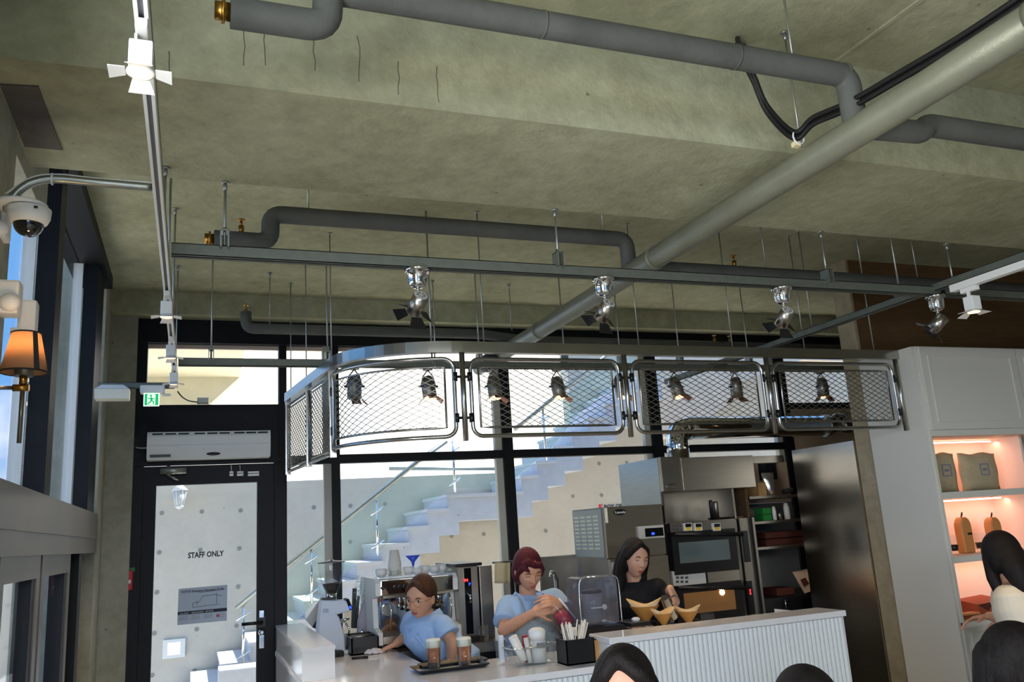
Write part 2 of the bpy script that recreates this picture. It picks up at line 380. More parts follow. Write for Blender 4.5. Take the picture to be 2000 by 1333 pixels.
storefront(5,YN+.02,2.84); storefront(2,2.86,3.58); storefront(3,3.62,4.42)
tr=B().box((-.60,YN,1.66),(XL+.01,5.28,1.87)); struct('trim_2',tr,M_bronze)
struct('trim_3',B().box((XL+.01,YN,1.735),(XL+.018,5.28,1.75)),M_bronze)
B_=B().box((-.60,4.42,0),(-.54,4.62,1.66)).box((-.6,4.7,0),(-.51,4.8,1.66)).box((-.6,4.62,0),(-.58,5.3,1.66)).box((-.6,4.9,0),(-.53,5.0,1.66)); struct('trim_4',B_,M_black)
# back glazing
wb=thing('window_2','','',(2.5,YW,2.2)); del wb['label'],wb['category']; wb['kind']='structure'
def xat(px,py=800,Y=YW): return P(px,py,Y=Y).x
mull=[(xat(545,800),xat(560,800)),(xat(648,880),xat(664,880)),(xat(982,850),xat(1001,850)),(xat(1270,800),xat(1289,800)),(xat(1523,780),xat(1540,780))]
Z0,ZT=2.155,2.965
zt=P(400,671,Y=YW).z
for a,c in mull: B().box((a,YW,0 if a>.7 else 0),(c,YW+.09,3.12)).build('mullion',M_black,wb)
B().box((-.345,YW-.01,zt),(9,YW+.1,3.118)).build('window_head',M_black,wb)
B().box((-.345,YW+.05,zt-.028),(6.2,YW+.07,zt-.001)).build('head_trim',mat('cream_head_trim',(226,206,190),.6),wb,'thin cream strip under the black head')
za=P(880,882,Y=YW).z; zb=P(880,898,Y=YW).z
B().box((mull[1][1],YW+.01,zb),(mull[4][0],YW+.085,za)).build('transom',M_black,wb)
B().box((mull[0][1],YW+.01,zb),(mull[1][0],YW+.085,za)).build('transom',M_black,wb)
for a,c in ((mull[0][1],mull[1][0]),(mull[1][1],mull[2][0]),(mull[2][1],mull[3][0]),(mull[3][1],mull[4][0])):
    B().box((a,YW+.045,za),(c,YW+.051,zt)).build('glass_pane',G_win,wb)
    B().box((a,YW+.045,.02),(c,YW+.051,zb)).build('glass_pane',G_win,wb)
    B().box((c-.05,YW+.03,.02),(c,YW+.08,zt)).build('pane_edge',mat('pane_edge_grey',(190,186,172),.6),wb,'narrow pale pane edge')
zc=P(1600,787,Y=YW).z
B().box((mull[4][1],YW+.045,zc),(6.2,YW+.051,zt)).build('glass_pane',G_win,wb)
B().box((mull[4][1],YW,zc-.05),(6.2,YW+.09,zc)).build('transom',M_black,wb)
struct('wall_back',B().box((mull[4][1]+.01,YW+.01,0),(6.2,YW+.09,zc-.05)),mat('brown_beige_infill',(178,156,128),.8))
struct('wall_right_kitchen',B().box((6.2,4.31,0),(6.3,5.82,3.26)),M_pier)
# over-door panel and left transom window
zd1=P(400,790,Y=YW).z; zd0=P(400,905,Y=YW).z
B().box((-.345,YW+.02,zd0),(mull[0][0],YW+.09,zd1)).build('spandrel_panel',M_black,wb)
B().box((-.345,YW-.02,zd0-.01),(mull[0][0]+.03,YW+.02,zd0+.02)).build('door_head_rail',M_black,wb)
B().box((-.345,YW,zd1),(-.285,YW+.09,zt)).build('window_jamb',M_black,wb)
B().box((-.285,YW+.045,zd1),(mull[0][0],YW+.051,zt)).build('glass_pane',G_win,wb)
# staff door
dr=thing('door_1','','',(.1,YW,0)); del dr['label'],dr['category']; dr['kind']='structure'
g0=P(305,949,Y=YW); g1=P(503,945,Y=YW); xl=-.345; xr=mull[0][0]
B().box((xl,YW,0),(-.285,YW+.09,zd0)).build('door_jamb',M_black,dr)
B().box((-.283,YW+.01,.02),(g0.x,YW+.07,zd0-.012)).build('stile',M_black,dr)
B().box((g1.x,YW+.01,.02),(xr-.03,YW+.07,zd0-.012)).build('stile',M_black,dr)
B().box((xr-.028,YW,0),(xr,YW+.09,zd0)).build('door_jamb',M_black,dr)
B().box((g0.x,YW+.01,g0.z),(g1.x,YW+.07,zd0-.012)).build('top_rail',M_black,dr)
B().box((g0.x,YW+.01,.02),(g1.x,YW+.07,.12)).build('bottom_rail',M_black,dr)
B().box((g0.x,YW+.035,.12),(g1.x,YW+.043,g0.z)).build('glass_pane',G_win,dr)
h=P(507,1216,Y=YW)
B().box((h.x-.01,YW-.004,h.z-.03),(h.x+.035,YW+.01,h.z+.03)).tube([(h.x+.012,YW,h.z),(h.x+.012,YW-.05,h.z),(h.x-.11,YW-.05,h.z)],.011).build('door_handle',M_blackp,dr,'black lever handle')
for py,dz in ((1200,.022),(1254,.04)):
    q=P(511,py,Y=YW); B().box((q.x-.014,YW-.006,q.z-dz),(q.x+.014,YW+.01,q.z+dz),.002).build('lock_plate',M_chrome,dr,'small chrome lock plate')
q=P(511,1236,Y=YW); B().lathe([(.018,0),(.02,.008),(.008,.014)],(q.x,YW+.005,q.z),16,(0,-1,0)).build('lock_cylinder',M_chrome,dr)
text('STAFF ONLY','door_lettering',M_text,dr,P(367,1091,Y=YW+.03),(1,0,.0),(0,0,1),.034,bold=.05,width=.212)
# evacuation plan on the glass
pp=[P(349,1151,Y=5.73),P(444,1143,Y=5.73),P(443,1213,Y=5.73),P(346,1222,Y=5.73)]
ep=B().prism([Vector((p.x,5.728,p.z)) for p in pp],(0,.002,0)).build('evacuation_poster',M_poster)
tag(ep,'pale blue emergency evacuation plan sheet stuck on the staff door glass','poster')
def onp(u,v):  # point on the poster, u,v in 0..1 from top left
    a=pp[0].lerp(pp[1],u); c=pp[3].lerp(pp[2],u); r=a.lerp(c,v); return Vector((r.x,5.7275,r.z))
ux=(pp[1]-pp[0]).normalized(); uz=(pp[0]-pp[3]).normalized()
text('비상안내도','poster_title',M_navy,ep,onp(.05,.125),ux,uz,.013,bold=.03,width=.058)
text('Emergency Evacuation PLAN','poster_title',M_navy,ep,onp(.27,.125),ux,uz,.013,bold=.04,width=.185)
B().prism([onp(0,.64),onp(1,.64),onp(1,.73),onp(0,.73)],(0,-.0006,0)).build('poster_band',M_navy,ep,'dark band with small white lettering')
text('CALL POINTS','band_lettering',M_white,ep,onp(.04,.715)-Vector((0,.001,0)),ux,uz,.008,bold=.02,width=.05)
text('FIRE-EXTINGUISHER USE','band_lettering',M_white,ep,onp(.28,.71)-Vector((0,.001,0)),ux,uz,.008,bold=.02,width=.068)
text('EXIT ROUTE','band_lettering',M_white,ep,onp(.56,.705)-Vector((0,.001,0)),ux,uz,.008,bold=.02,width=.045)
bb=B()
for (u0,v0),(u1,v1) in (((.3,.42),(.42,.42)),((.42,.42),(.5,.26)),((.5,.26),(.75,.24)),((.75,.24),(.9,.3)),((.3,.42),(.3,.55)),((.3,.55),(.85,.52)),((.78,.2),(.78,.5)),((.38,.36),(.38,.5)),((.44,.15),(.95,.12))):
    bb.tube([onp(u0,v0),onp(u1,v1)],.0016,4)
bb.build('plan_drawing',mat('plan_lines',(120,130,150),.8),ep)
B().box(onp(.80,.84)-Vector((.004,0,.006)),onp(.80,.84)+Vector((.012,.001,.008))).build('poster_mark',M_textred,ep,'small red square mark')
bb=B()
for u in (.03,.28,.53,.78):
    for k in range(3): bb.tube([onp(u,.78+k*.045),onp(u+.17,.775+k*.045)],.0011,4)
bb.build('small_print',mat('plan_print',(140,148,164),.8),ep)
ckb=random.Random(11)
for px,y0,y1 in ((476,55,128),(517,60,128),(614,62,138),(700,70,160),(780,120,185),(855,130,200),(330,100,150)):
    pts=[]; 
    for k in range(5):
        p=P(px+ckb.uniform(-3,3),y0+(y1-y0)*k/4,Y=YB0-.0005); pts.append(p)
    B().tube(pts,.0012,4).build('hairline_crack',M_patch,beam)
# right wall: brown board-marked wall with raw end and white side of shelving
struct('wall_right',B().box((4.055,4.17,0),(9,4.31,ZS)),M_wood)
struct('wall_right_end',B().box((4.035,4.165,0),(4.056,4.315,ZS)),M_end)
struct('blocker_wall_rear',B().box((1.6,-5,0),(9,-4.9,ZS)),M_pier)  # unseen wall added to shut out light from behind on the right
struct('wall_far_right',B().box((8.9,-5,0),(9,4.17,ZS)),M_wpaint)
# steel cladding beside kitchen
sp=B().box((4.02,4.318,0),(4.034,4.93,2.07)).build('steel_cladding',M_steel); tag(sp,'tall brushed steel cladding panel between the kitchen shelves and raw wall end','panel')
# ================================================================ OUTSIDE
struct('ground_outside',B().box((-14,5.82,-.25),(24,30,-.05)),mat('bounce_white_ground',(232,226,214),.8,var=.04))  # ground whitened to bounce light up to the rear ceiling
struct('ground_left',B().box((-16,-12,-.25),(-.66,5.82,-.05)),M_out)
YO=9.0
zl=P(700,935,Y=YO).z
ow=struct('wall_outside',B().box((-3,YO,-.05),(4.2,YO+.2,zl)).box((4.2,YO,-.05),(9,YO+.2,5.0)),M_out)
tie=B().cyl((0,0,0),(0,-.006,0),.021,n=12).build('tie_hole',M_tie,ow,local=True)
tie.location=Vector((99,0,0))-ow.location
def hole(px,py):
    q=P(px,py,Y=YO); o=tie.copy(); COL.objects.link(o); o.location=Vector((q.x,YO+.001,q.z))-ow.location
def hole3(x,z):
    o=tie.copy(); COL.objects.link(o); o.location=Vector((x,YO+.001,z))-ow.location
hs=[(316,1003),(394,1000),(470,998),(311,1080),(391,1075),(467,1072),(306,1158),(465,1147),(301,1238),(384,1230),(462,1223),(297,1320),(380,1311),(458,1305),
 (613,992),(684,989),(752,985),(684,1059),(1062,973),(1066,1038),(882,1048),(945,1044),(1115,907),(1170,906),(1224,904),(1119,970),(1175,968),(1123,1033)]
for k,h in enumerate(hs):
    if k==0: tie.location=Vector((P(*h,Y=YO).x,YO+.001,P(*h,Y=YO).z))-ow.location
    else: hole(*h)
text('BOX OF','wall_lettering',M_text,ow,P(1180,995,Y=YO-.004),(1,0,0),(0,0,1),.050,bold=.06,width=P(1215,995,Y=YO).x-P(1180,995,Y=YO).x)
text('K','wall_lettering',M_textred,ow,P(1170,995.5,Y=YO-.004),(1,0,0),(0,0,1),.055,bold=.08)
# stairs
st=thing('outdoor_stairs','grey concrete outdoor staircase rising to the right behind the back windows','stairs',(2.4,8.4,-.05))
YS=8.0
steps=[(1.684,1.58),(1.945,1.727),(2.143,1.881),(2.35,2.012),(3.135,2.17),(3.32,2.31),(3.52,2.458),(3.74,2.61),(3.95,2.76),(4.16,2.91),(4.37,3.06),(4.58,3.2)]
low=[(1.684-.235*k,1.58-.152*k) for k in range(9,0,-1)]
allst=low+steps
th=.26; top=[]; bot=[]
for i,(x,z) in enumerate(allst):
    x1=allst[i+1][0] if i+1<len(allst) else x+.3
    top+=[(x,z-.03),(x1,z-.03)]; bot+=[(x+.1,z-th),(x1+.1,z-th)]
poly=[Vector((x,YS+.02,max(z,-.05))) for x,z in top+bot[::-1]]
st_b=B()
for i,(x,z) in enumerate(allst):
    x1=allst[i+1][0] if i+1<len(allst) else x+.3
    zp=allst[i-1][1] if i else z-.15
    zn=z-th
    st_b.hull8([(x,YS+.02,max(zp-th,-.05)),(x+.1,YS+.02,max(zp-th,-.05)),(x+.1,8.95,max(zp-th,-.05)),(x,8.95,max(zp-th,-.05)),(x,YS+.02,max(z-.03,0)),(x+.1,YS+.02,max(z-.03,0)),(x+.1,8.95,max(z-.03,0)),(x,8.95,max(z-.03,0))])
    st_b.box((x+.1,YS+.02,max(zn,-.05)),(x1,8.95,max(z-.03,0)))
    B().box((x-.02,YS,z-.03),(x1,8.95,z)).build('tread',mat('pale_tread',(196,200,208),.6),st)
    B().box((x-.006,YS+.015,zp+.001),(x,8.94,z-.031)).build('riser',M_stair,st)
st_b.build('stringer',M_stair,st)
# balustrade
bl=thing('stair_balustrade','pale green glass balustrade with steel handrail along the outdoor staircase','balustrade',(1.6,7.95,.0))
hr=[P(462,1190,Y=7.95),P(568,1100,Y=7.95),P(816,902,Y=7.95),P(872,862,Y=7.95)]
B().tube(hr,.022,10).build('handrail',M_galv,bl)
B().tube([P(1005,840,Y=7.95),P(1250,640,Y=7.95)],.02,10).build('handrail',M_galv,bl)
B().tube([P(760,916,Y=8.9),P(980,916,Y=8.9)],.018,8).build('handrail',M_galv,bl)
for (px,yt,yb) in ((735,978,1086),(608,1072,1180),(884,862,962),(476,1178,1305),(1060,800,900)):
    a=P(px,yt,Y=7.95); c=P(px+1,yb,Y=7.95)
    B().cyl(a,(a.x,7.95,c.z),.012).build('baluster_post',M_chrome,bl)
    for f in (.2,.8):
        z=a.z+(c.z-a.z)*f; B().tube([(a.x-.06,7.93,z-.035),(a.x+.06,7.93,z+.035)],.008,8).build('glass_clamp',M_chrome,bl)
def gp(poly,y=7.96): B().prism([Vector((P(*p,Y=y).x,y,P(*p,Y=y).z)) for p in poly],(0,.012,0)).build('glass_panel',G_bal,bl)
gp([(552,1130),(606,1080),(733,975),(733,1075),(700,1095),(552,1240)])
gp([(737,972),(800,915),(980,915),(980,955),(880,955),(842,985),(800,1020),(737,1080)])
gp([(1007,850),(1130,750),(1130,810),(1085,868),(1007,935)])
gp([(1132,748),(1240,668),(1240,720),(1132,808)])
# lantern and intercom on outer wall
q=P(351,965,Y=YO-.12); ln=thing('wall_lantern','white lantern on the outside wall seen through the top of the staff door','lantern',(q.x,YO-.12,q.z-.12))
B().lathe([(.012,.16),(.03,.13),(.075,.085),(.07,.08)],(q.x,YO-.12,q.z-.05),8).build('cap',M_white,ln)
b=B()
for k in range(6):
    t=2*PI*k/6; b.tube([(q.x+.06*math.cos(t),YO-.12+.06*math.sin(t),q.z+.03),(q.x+.035*math.cos(t),YO-.12+.035*math.sin(t),q.z-.12)],.005,5)
b.build('cage',M_white,ln); B().lathe([(.05,.02),(.032,-.12)],(q.x,YO-.12,q.z),12).build('glass',G_frost,ln)
B().lathe([(.04,-.12),(.038,-.13),(.012,-.15)],(q.x,YO-.12,q.z),12).build('foot',M_white,ln)
B().tube([(q.x,YO-.12,q.z+.08),(q.x,YO-.10,q.z+.14),(q.x,YO,q.z+.12)],.01,8).build('bracket',M_white,ln)
q=P(340,1267,Y=YO); ic=thing('intercom_panel','small square white intercom panel on the outside wall low behind the staff door','intercom',(q.x,YO-.01,q.z-.08))
B().box((q.x-.10,YO-.03,q.z-.085),(q.x+.10,YO,q.z+.085),.006).build('housing',M_white,ic)
B().box((q.x-.055,YO-.034,q.z-.055),(q.x+.055,YO-.029,q.z+.055)).build('button_plate',mat('lit_plate',(240,244,246),.3,emit=.6),ic,'lit white button plate')
q=P(465,1295,Y=8.6); pl=B().box((q.x-.2,7.6,-.05),(q.x+.12,7.88,P(465,1300,Y=7.8).z),.01).build('stone_plinth',M_stair); tag(pl,'grey stone plinth at the foot of the outdoor rail, low in the staff door glass','plinth')
# upper storey parts outside, left and right
zso=3.55
pl_=[P(200,736,Z=zso),P(468,737,Z=zso),P(480,676,Z=zso),P(486,640,Z=zso),P(200,640,Z=zso)]
struct('outside_soffit',B().prism(pl_,(0,0,.25)),mat('cream_render',(216,206,176),.9,var=.05))
Y2=pl_[1].y
struct('outside_upper_wall',B().prism([P(180,736,Y=Y2),P(468,737,Y=Y2),P(405,794,Y=Y2),P(380,830,Y=Y2),P(180,830,Y=Y2)],(0,.2,0)),MT['cream_render'])
Y3=8.2
struct('outside_upper_wall_right',B().prism([P(*p,Y=Y3) for p in ((1290,640),(1740,640),(1700,708),(1567,703),(1447,746),(1447,765),(1390,816),(1345,853),(1290,853))],(0,.3,0)),mat('beige_render',(214,200,182),.9,var=.05))
# ================================================================ PIPES, RAILS, LIGHTS
def fillet(pts,r,n=6):
    pts=[Vector(p) for p in pts]; o=[pts[0]]
    for i in range(1,len(pts)-1):
        a=pts[i-1]-pts[i]; c=pts[i+1]-pts[i]; rr=min(r,a.length*.49,c.length*.49)
        p0=pts[i]+a.normalized()*rr; p1=pts[i]+c.normalized()*rr
        for k in range(n+1):
            t=k/n; o.append(p0*(1-t)**2+pts[i]*2*t*(1-t)+p1*t*t)
    o.append(pts[-1]); return o
XM,ZM,RM=1.9,2.78,.049
mp_=thing('main_duct_pipe','long grey painted main pipe running diagonally through the view under the beam','pipe',(XM,3,ZM))
B().cyl((XM,-1,ZM),(XM,5.56,ZM),RM,n=32).build('pipe_body',M_main,mp_)
for y in (3.05,1.2,4.4): B().cyl((XM,y,ZM),(XM,y+.03,ZM),RM+.003,n=32).build('pipe_band',M_main,mp_)
B().cyl((XM,5.05,ZM),(XM,5.4,ZM),RM+.012,n=32).build('shaded_end',M_matblack,mp_,'pipe end with shade painted black')  # matt-black cylinder imitating the shade at the pipe's window end
def rod(parent,x,y,z0,z1,r=.0035,plate=True,clamp=False):
    b=B().cyl((x,y,z0),(x,y,z1),r,n=6)
    if plate: b.cyl((x,y,z1-.006),(x,y,z1),.014,n=10).cyl((x,y,z1-.03),(x,y,z1-.006),.007,n=6)
    o=b.build('hanger_rod',M_rod,parent)
    if clamp: B().box((x-.014,y-.026,z0-.012),(x-.010,y+.026,z0+.05)).box((x+.010,y-.026,z0-.012),(x+.014,y+.026,z0+.05)).box((x-.014,y-.026,z0+.046),(x+.014,y+.026,z0+.05)).cyl((x,y,z0+.05),(x,y,z0+.062),.008,n=6).build('rail_clamp',M_galv,parent)
def valve(parent,x,y,z):
    B().cyl((x,y,z),(x,y,z+.03),.011,n=8).cyl((x,y,z+.03),(x,y,z+.05),.005,n=6).cyl((x,y,z+.05),(x,y,z+.056),.015,n=10).build('bleed_valve',M_brass,parent)
# pipe 1 (in front of the beam)
y=1.83; zl=P(540,38,Y=y).z; zu=P(700,0,Y=y).z
x0=P(450,25,Y=y).x; x1=P(640,25,Y=y).x
p1=thing('lagged_pipe','thick grey lagged pipe in front of the big beam, left of the main pipe','pipe',(1,y,zl),'grey lagged branch pipes')
zu=P(1070,50,Y=y).z
B().tube(fillet([(x0,y,zl),(x1,y,zl),(x1,y,zu),(XM,y,zu),(XM,y,ZM)],.05),.037,20).build('pipe_body',M_pipe,p1)
B().cyl((x0-.035,y,zl),(x0,y,zl),.022,n=8).cyl((x0-.02,y,zl),(x0-.012,y,zl),.028,n=12).build('brass_cap',M_brass,p1,'brass end cap')
for px in (1060,1430,1635): 
    x=P(px,80,Y=y).x; B().cyl((x,y,zu),(x+.006,y,zu),.0385,n=20).build('lagging_seam',M_pipe,p1)
rod(p1,P(1545,90,Y=y).x,y,zu,ZS)
# its continuation right of the main
zr=P(1900,258,Y=y).z
p1b=thing('lagged_pipe','grey lagged branch pipe leaving the main pipe at the upper right edge','pipe',(3,y,zr),'grey lagged branch pipes')
B().tube(fillet([(XM+.04,y,ZM+.02),(P(1790,210,Y=y).x,y,ZM+.03),(P(1800,240,Y=y).x+.02,y,zr),(5,y,zr)],.05),.037,20).build('pipe_body',M_pipe,p1b)
# pipe 2 (between the beams)
y=3.3; zl=P(430,468,Y=y).z; zu=P(900,445,Y=y).z; zr=P(1500,537,Y=y).z; x0=P(418,467,Y=y).x; x1=P(528,450,Y=y).x
p2=thing('lagged_pipe','grey lagged branch pipe with a swan-neck bend and brass cap, centre left under the slab','pipe',(1,y,zl),'grey lagged branch pipes')
B().tube(fillet([(x0,y,zl),(x1,y,zl),(x1,y,zu),(XM,y,zu),(XM,y,ZM)],.05),.036,20).build('pipe_body',M_pipe,p2)
B().cyl((x0-.035,y,zl),(x0,y,zl),.022,n=8).cyl((x0-.02,y,zl),(x0-.012,y,zl),.03,n=12).build('brass_cap',M_brass,p2,'brass end cap')
valve(p2,P(471,450,Y=y).x,y,zl+.033); rod(p2,P(602,400,Y=y).x,y,zu+.03,ZS)
rod(p2,P(1180,470,Y=y).x,y,zu+.03,ZS)
p2b=thing('lagged_pipe','grey lagged branch pipe running right from the main pipe behind the lamp rail','pipe',(3,y,zr),'grey lagged branch pipes')
B().tube(fillet([(XM+.03,y,ZM+.01),(XM+.12,y,zr),(6.5,y,zr)],.04),.036,20).build('pipe_body',M_pipe,p2b)
valve(p2b,P(1434,515,Y=y).x,y,zr+.033)
for px in (1497,1683,1790): rod(p2b,P(px,530,Y=y).x,y,zr+.03,ZS)
# pipe 3 (by the back windows)
y=5.05; z=P(900,652,Y=y).z; x0=P(487,640,Y=y).x
p3=thing('lagged_pipe','slim grey lagged pipe along the top of the back windows','pipe',(1,y,z),'grey lagged branch pipes')
B().tube(fillet([(x0-.02,y+.0,z+.10),(x0-.02,y,z),(XM-.15,y,z),(XM+.15,y,z-.035),(6.1,y,z-.055)],.05),.032,18).build('pipe_body',M_pipe,p3)
valve(p3,x0-.02,y,z+.09)
for px in (527,849,1000): rod(p3,P(px,650,Y=y).x,y,z+.03,ZS)
for px in (1395,1425): valve(p3,P(px,660,Y=y).x,y,z-.02)
# black cables on the main pipe
cb=thing('black_cable_bundle','black cable bundle looping down from the slab and strapped along the main pipe','cable',(XM,2,ZM+.1))
y1=1.95
a=P(1440,85,Z=ZS)
path1=[a,P(1447,110,Y=2.0),P(1472,160,Y=2.0),P(1500,222,Y=2.02),P(1552,271,Y=2.05),Vector((XM-.02,1.98,ZM+.10)),P(1660,212,X=XM-.01),P(1760,155,X=XM),P(1880,85,X=XM),P(2010,0,X=XM)]
def smooth(pts,n=8):
    pts=[Vector(p) for p in pts]; o=[]
    for i in range(len(pts)-1):
        p0=pts[max(i-1,0)];p1=pts[i];p2=pts[i+1];p3=pts[min(i+2,len(pts)-1)]
        for k in range(n):
            t=k/n; o.append(.5*((2*p1)+(p2-p0)*t+(2*p0-5*p1+4*p2-p3)*t*t+(3*p1-p0-3*p2+p3)*t**3))
    o.append(pts[-1]); return o
for k,dv in enumerate(((0,0,0),(.011,.006,.012),(-.004,-.008,.02))):
    b=B().tube([p+Vector(dv) for p in smooth([Vector(q) for q in path1])],.0085,8); b.build('cable',M_cable,cb)
for q in (P(1560,271,Y=2.04),P(1659,212,X=XM)): B().tube([q+Vector((.022*math.cos(t),.0,.026*math.sin(t)+.006)) for t in [2*PI*k/12 for k in range(12)]],.003,6,closed=True).build('cable_tie',M_white,cb,'white cable tie')
rod(cb,P(1562,268,Y=2.05).x,2.05,ZM+.05,ZS)
B().box(P(1555,283,Y=2.05)-Vector((.012,.01,.008)),P(1555,283,Y=2.05)+Vector((.012,.01,.008))).build('strap_block',M_cream2,cb)
B().tube([a+Vector((0,0,0)),a+Vector((-.01,0,-.05))],.012,8).tube([a+Vector((.03,.0,-.004)),a+Vector((.0,.0,-.03))],.009,6).build('ceiling_anchor',M_galv,cb)
# strut rails
def rail(name,label,p,q,rods,ztop=None,h=.041,w=.041,m=None,group=None):
    m=m or mat('strut_steel',(112,117,108),.5,.6,var=.1,vscale=30)
    t=thing(name,label,'rail',tuple((Vector(p)+Vector(q))/2),group)
    p=Vector(p);q=Vector(q); d=(q-p).normalized(); n=Vector((-d.y,d.x,0))*w/2; u=Vector((0,0,h))
    th=.003
    b=B()
    for s in (-1,1): b.hull8([p+n*s,p+n*s+n*(-s*.16),q+n*s+n*(-s*.16),q+n*s, p+n*s+u,p+n*s+n*(-s*.16)+u,q+n*s+n*(-s*.16)+u,q+n*s+u])
    b.hull8([p-n+u*.93,p+n+u*.93,q+n+u*.93,q-n+u*.93,p-n+u,p+n+u,q+n+u,q-n+u])
    for s in (-1,1): b.hull8([p+n*s,p+n*s*.45,q+n*s*.45,q+n*s,p+n*s+u*.06,p+n*s*.45+u*.06,q+n*s*.45+u*.06,q+n*s+u*.06])
    b.build('strut_channel',m,t)
    for (x,y,zt,cl) in rods: rod(t,x,y,p.z+h,zt,.0045,True,cl)
    return t
ZR=2.6; XT=-.103; XR=3.275; YR=2.85; YR2=4.68
rx=lambda px,py=500,Y=YR:P(px,py,Y=Y).x
rail('lamp_rail','galvanised strut rail crossing the view at mid height, holding four chrome spotlights','',(0,0,0),[]) if False else None
r1=rail('lamp_rail','galvanised strut rail crossing the view under the beam, holding four chrome spotlights',(XT+.022,YR,ZR),(XR+.02,YR,ZR),[(rx(438,480),YR-.02,ZB,True),(rx(1088,530),YR-.02,ZB,True),(rx(1612,560),YR-.02,ZB,True)])
for px in (641,):
    pass
r2=rail('lamp_rail','galvanised strut rail inside the hanging mesh canopy, holding the round spotlights',(XT+.02,YR2,ZR),(4.9,YR2,ZR),[(P(px,715,Y=YR2).x,YR2,ZS,True) for px in (412,640,937,1104,1213,1329,1464,1713)])
rl=rail('track_rail','long strut rail on the left running away towards the staff door, above the white track','',(0,0,0),[]) if False else None
tl=rail('track_rail','long left strut rail with white lighting track running towards the staff door',(XT,-1,ZR+.02),(XT,5.3,ZR+.02),[(XT,.9,ZS,False),(XT,P(331,350,X=XT).y if 0 else 2.75,ZB,False),(XT,3.3,ZS,False),(XT,4.1,ZS,False),(XT,5.0,ZS,False)],h=.03,w=.024)
B().box((XT-.012,-1,ZR-.012),(XT-.005,5.3,ZR+.02)).box((XT+.005,-1,ZR-.012),(XT+.012,5.3,ZR+.02)).build('lighting_track',M_white,tl,'white lighting track')
B().box((XT-.005,-1,ZR-.002),(XT+.005,5.3,ZR+.02)).build('track_groove',mat('track_groove_grey',(110,110,116),.5),tl,'dark groove of the track')
trr=rail('track_rail','right strut rail with white lighting track running from the canopy to the upper right edge',(XR,.2,ZR+.02),(XR,5.3,ZR+.02),[(XR,3.05,ZS,True),(XR,3.7,ZS,False)],h=.035)
B().box((XR-.018,.2,ZR-.012),(XR+.018,YR-.1,ZR+.02)).build('lighting_track',M_white,trr,'white lighting track')
r3=rail('lamp_rail','short galvanised rail at the far right continuing past the right track',(XR+.05,YR,ZR),(5.2,YR,ZR),[(P(1757,480,Y=YR).x+.3,YR,ZB,False)])
# extra free rods seen against the slab
ex=[(1082,413),(1178,420)]
# camera conduit arm
arm=thing('conduit_arm','curved galvanised conduit arm holding the dome camera at the upper left','conduit',(-.3,2.4,2.65))
Yc=2.4
q0=Vector((XT-.02,Yc,P(290,366,Y=Yc).z)); q1=P(110,350,Y=Yc); q2=P(40,370,Y=Yc); q3=P(14,412,Y=Yc)
B().tube(smooth([q0,P(190,357,Y=Yc),q1,P(66,356,Y=Yc),P(36,374,Y=Yc),P(18,398,Y=Yc),P(14,414,Y=Yc)],6),.0115,12).build('conduit',M_galv,arm)
B().tube([q0+Vector((-.0,0,0)),q0+Vector((.03,0,0))],.017,8).build('end_clamp',M_galv,arm)
B().tube([P(102,350,Y=Yc)+Vector((0,.0145*math.cos(t),.0145*math.sin(t))) for t in [2*PI*k/10 for k in range(10)]],.003,5,closed=True).build('cable_tie',M_white,arm)
B().tube(smooth([q0+Vector((-.0,0,.014)),P(190,349,Y=Yc),P(110,341,Y=Yc),P(60,348,Y=Yc),P(10,380,Y=Yc)]),.003,6).build('thin_cable',M_white,arm,'thin white cable')
cc=P(56,436,Y=Yc); dc=thing('dome_camera','white dome security camera with dark glass dome hanging at the upper left','camera',cc)
zt=P(56,407,Y=Yc).z
B().lathe([(.045,-.0),(.063,.0),(.064,.008),(.04,.011)],(cc.x-.02,Yc,zt),28).build('base_plate',M_white,dc)
B().lathe([(.037,-.046),(.045,-.040),(.051,-.027),(.053,-.004),(.043,0)],(cc.x,Yc,zt),28).build('housing',M_white,dc)
B().ball((cc.x,Yc,zt-.044),(.037,.037,.036),24,14).build('dome',mat('smoked_dome',(14,14,16),.04,coat=1),dc,'dark glossy dome')
B().box((cc.x+.018,Yc-.051,zt-.017),(cc.x+.027,Yc-.048,zt-.011)).build('button',M_blackp,dc)
# barn-door white track head
def track_head(name,label,grp,loc,hot,lit=True,aim=0,s=1.0):
    t=thing(name,label,'spotlight',loc,grp); x,y,z=loc
    B().box((x-.018*s,y-.055*s,z-.03*s),(x+.018*s,y+.055*s,z),.003).build('adapter',M_white,t)
    B().box((x-.02*s,y-.008,z-.11*s),(x-.012*s,y+.008,z-.03*s)).build('arm',M_white,t)
    B().box((x-.034*s,y-.034*s,z-.145*s),(x+.034*s,y+.034*s,z-.06*s),.004).build('body',M_white,t)
    B().lathe([(.036*s,-.146*s),(.041*s,-.15*s),(.041*s,-.156*s),(.036*s,-.156*s)],(x,y,z),24).build('front_ring',M_white,t)
    B().lathe([(.033*s,-.1565*s),(.0335*s,-.159*s)],(x,y,z),24).build('lamp_face',hot,t,'glowing lamp face')
    for k in range(4):
        a=PI/2*k; d=Vector((math.cos(a),math.sin(a),0)); n=Vector((-d.y,d.x,0)); c=Vector((x,y,z-.154*s))
        o=d*.042*s; e=d*.088*s+Vector((0,0,-.022*s if k%2 else -.008*s))
        B().prism([c+o-n*.025*s,c+o+n*.025*s,c+e+n*.038*s,c+e-n*.038*s],(0,0,.0015)).build('barn_door',M_white,t)
    if lit:
        l=bpy.data.lights.new('spot','SPOT'); l.energy=22; l.color=(1,.72,.42); l.spot_size=R(80); l.spot_blend=.6; l.shadow_soft_size=.03
        lo=bpy.data.objects.new('lamp_light',l); COL.objects.link(lo); lo.parent=t; lo.location=(0,0,-.17*s)
    return t
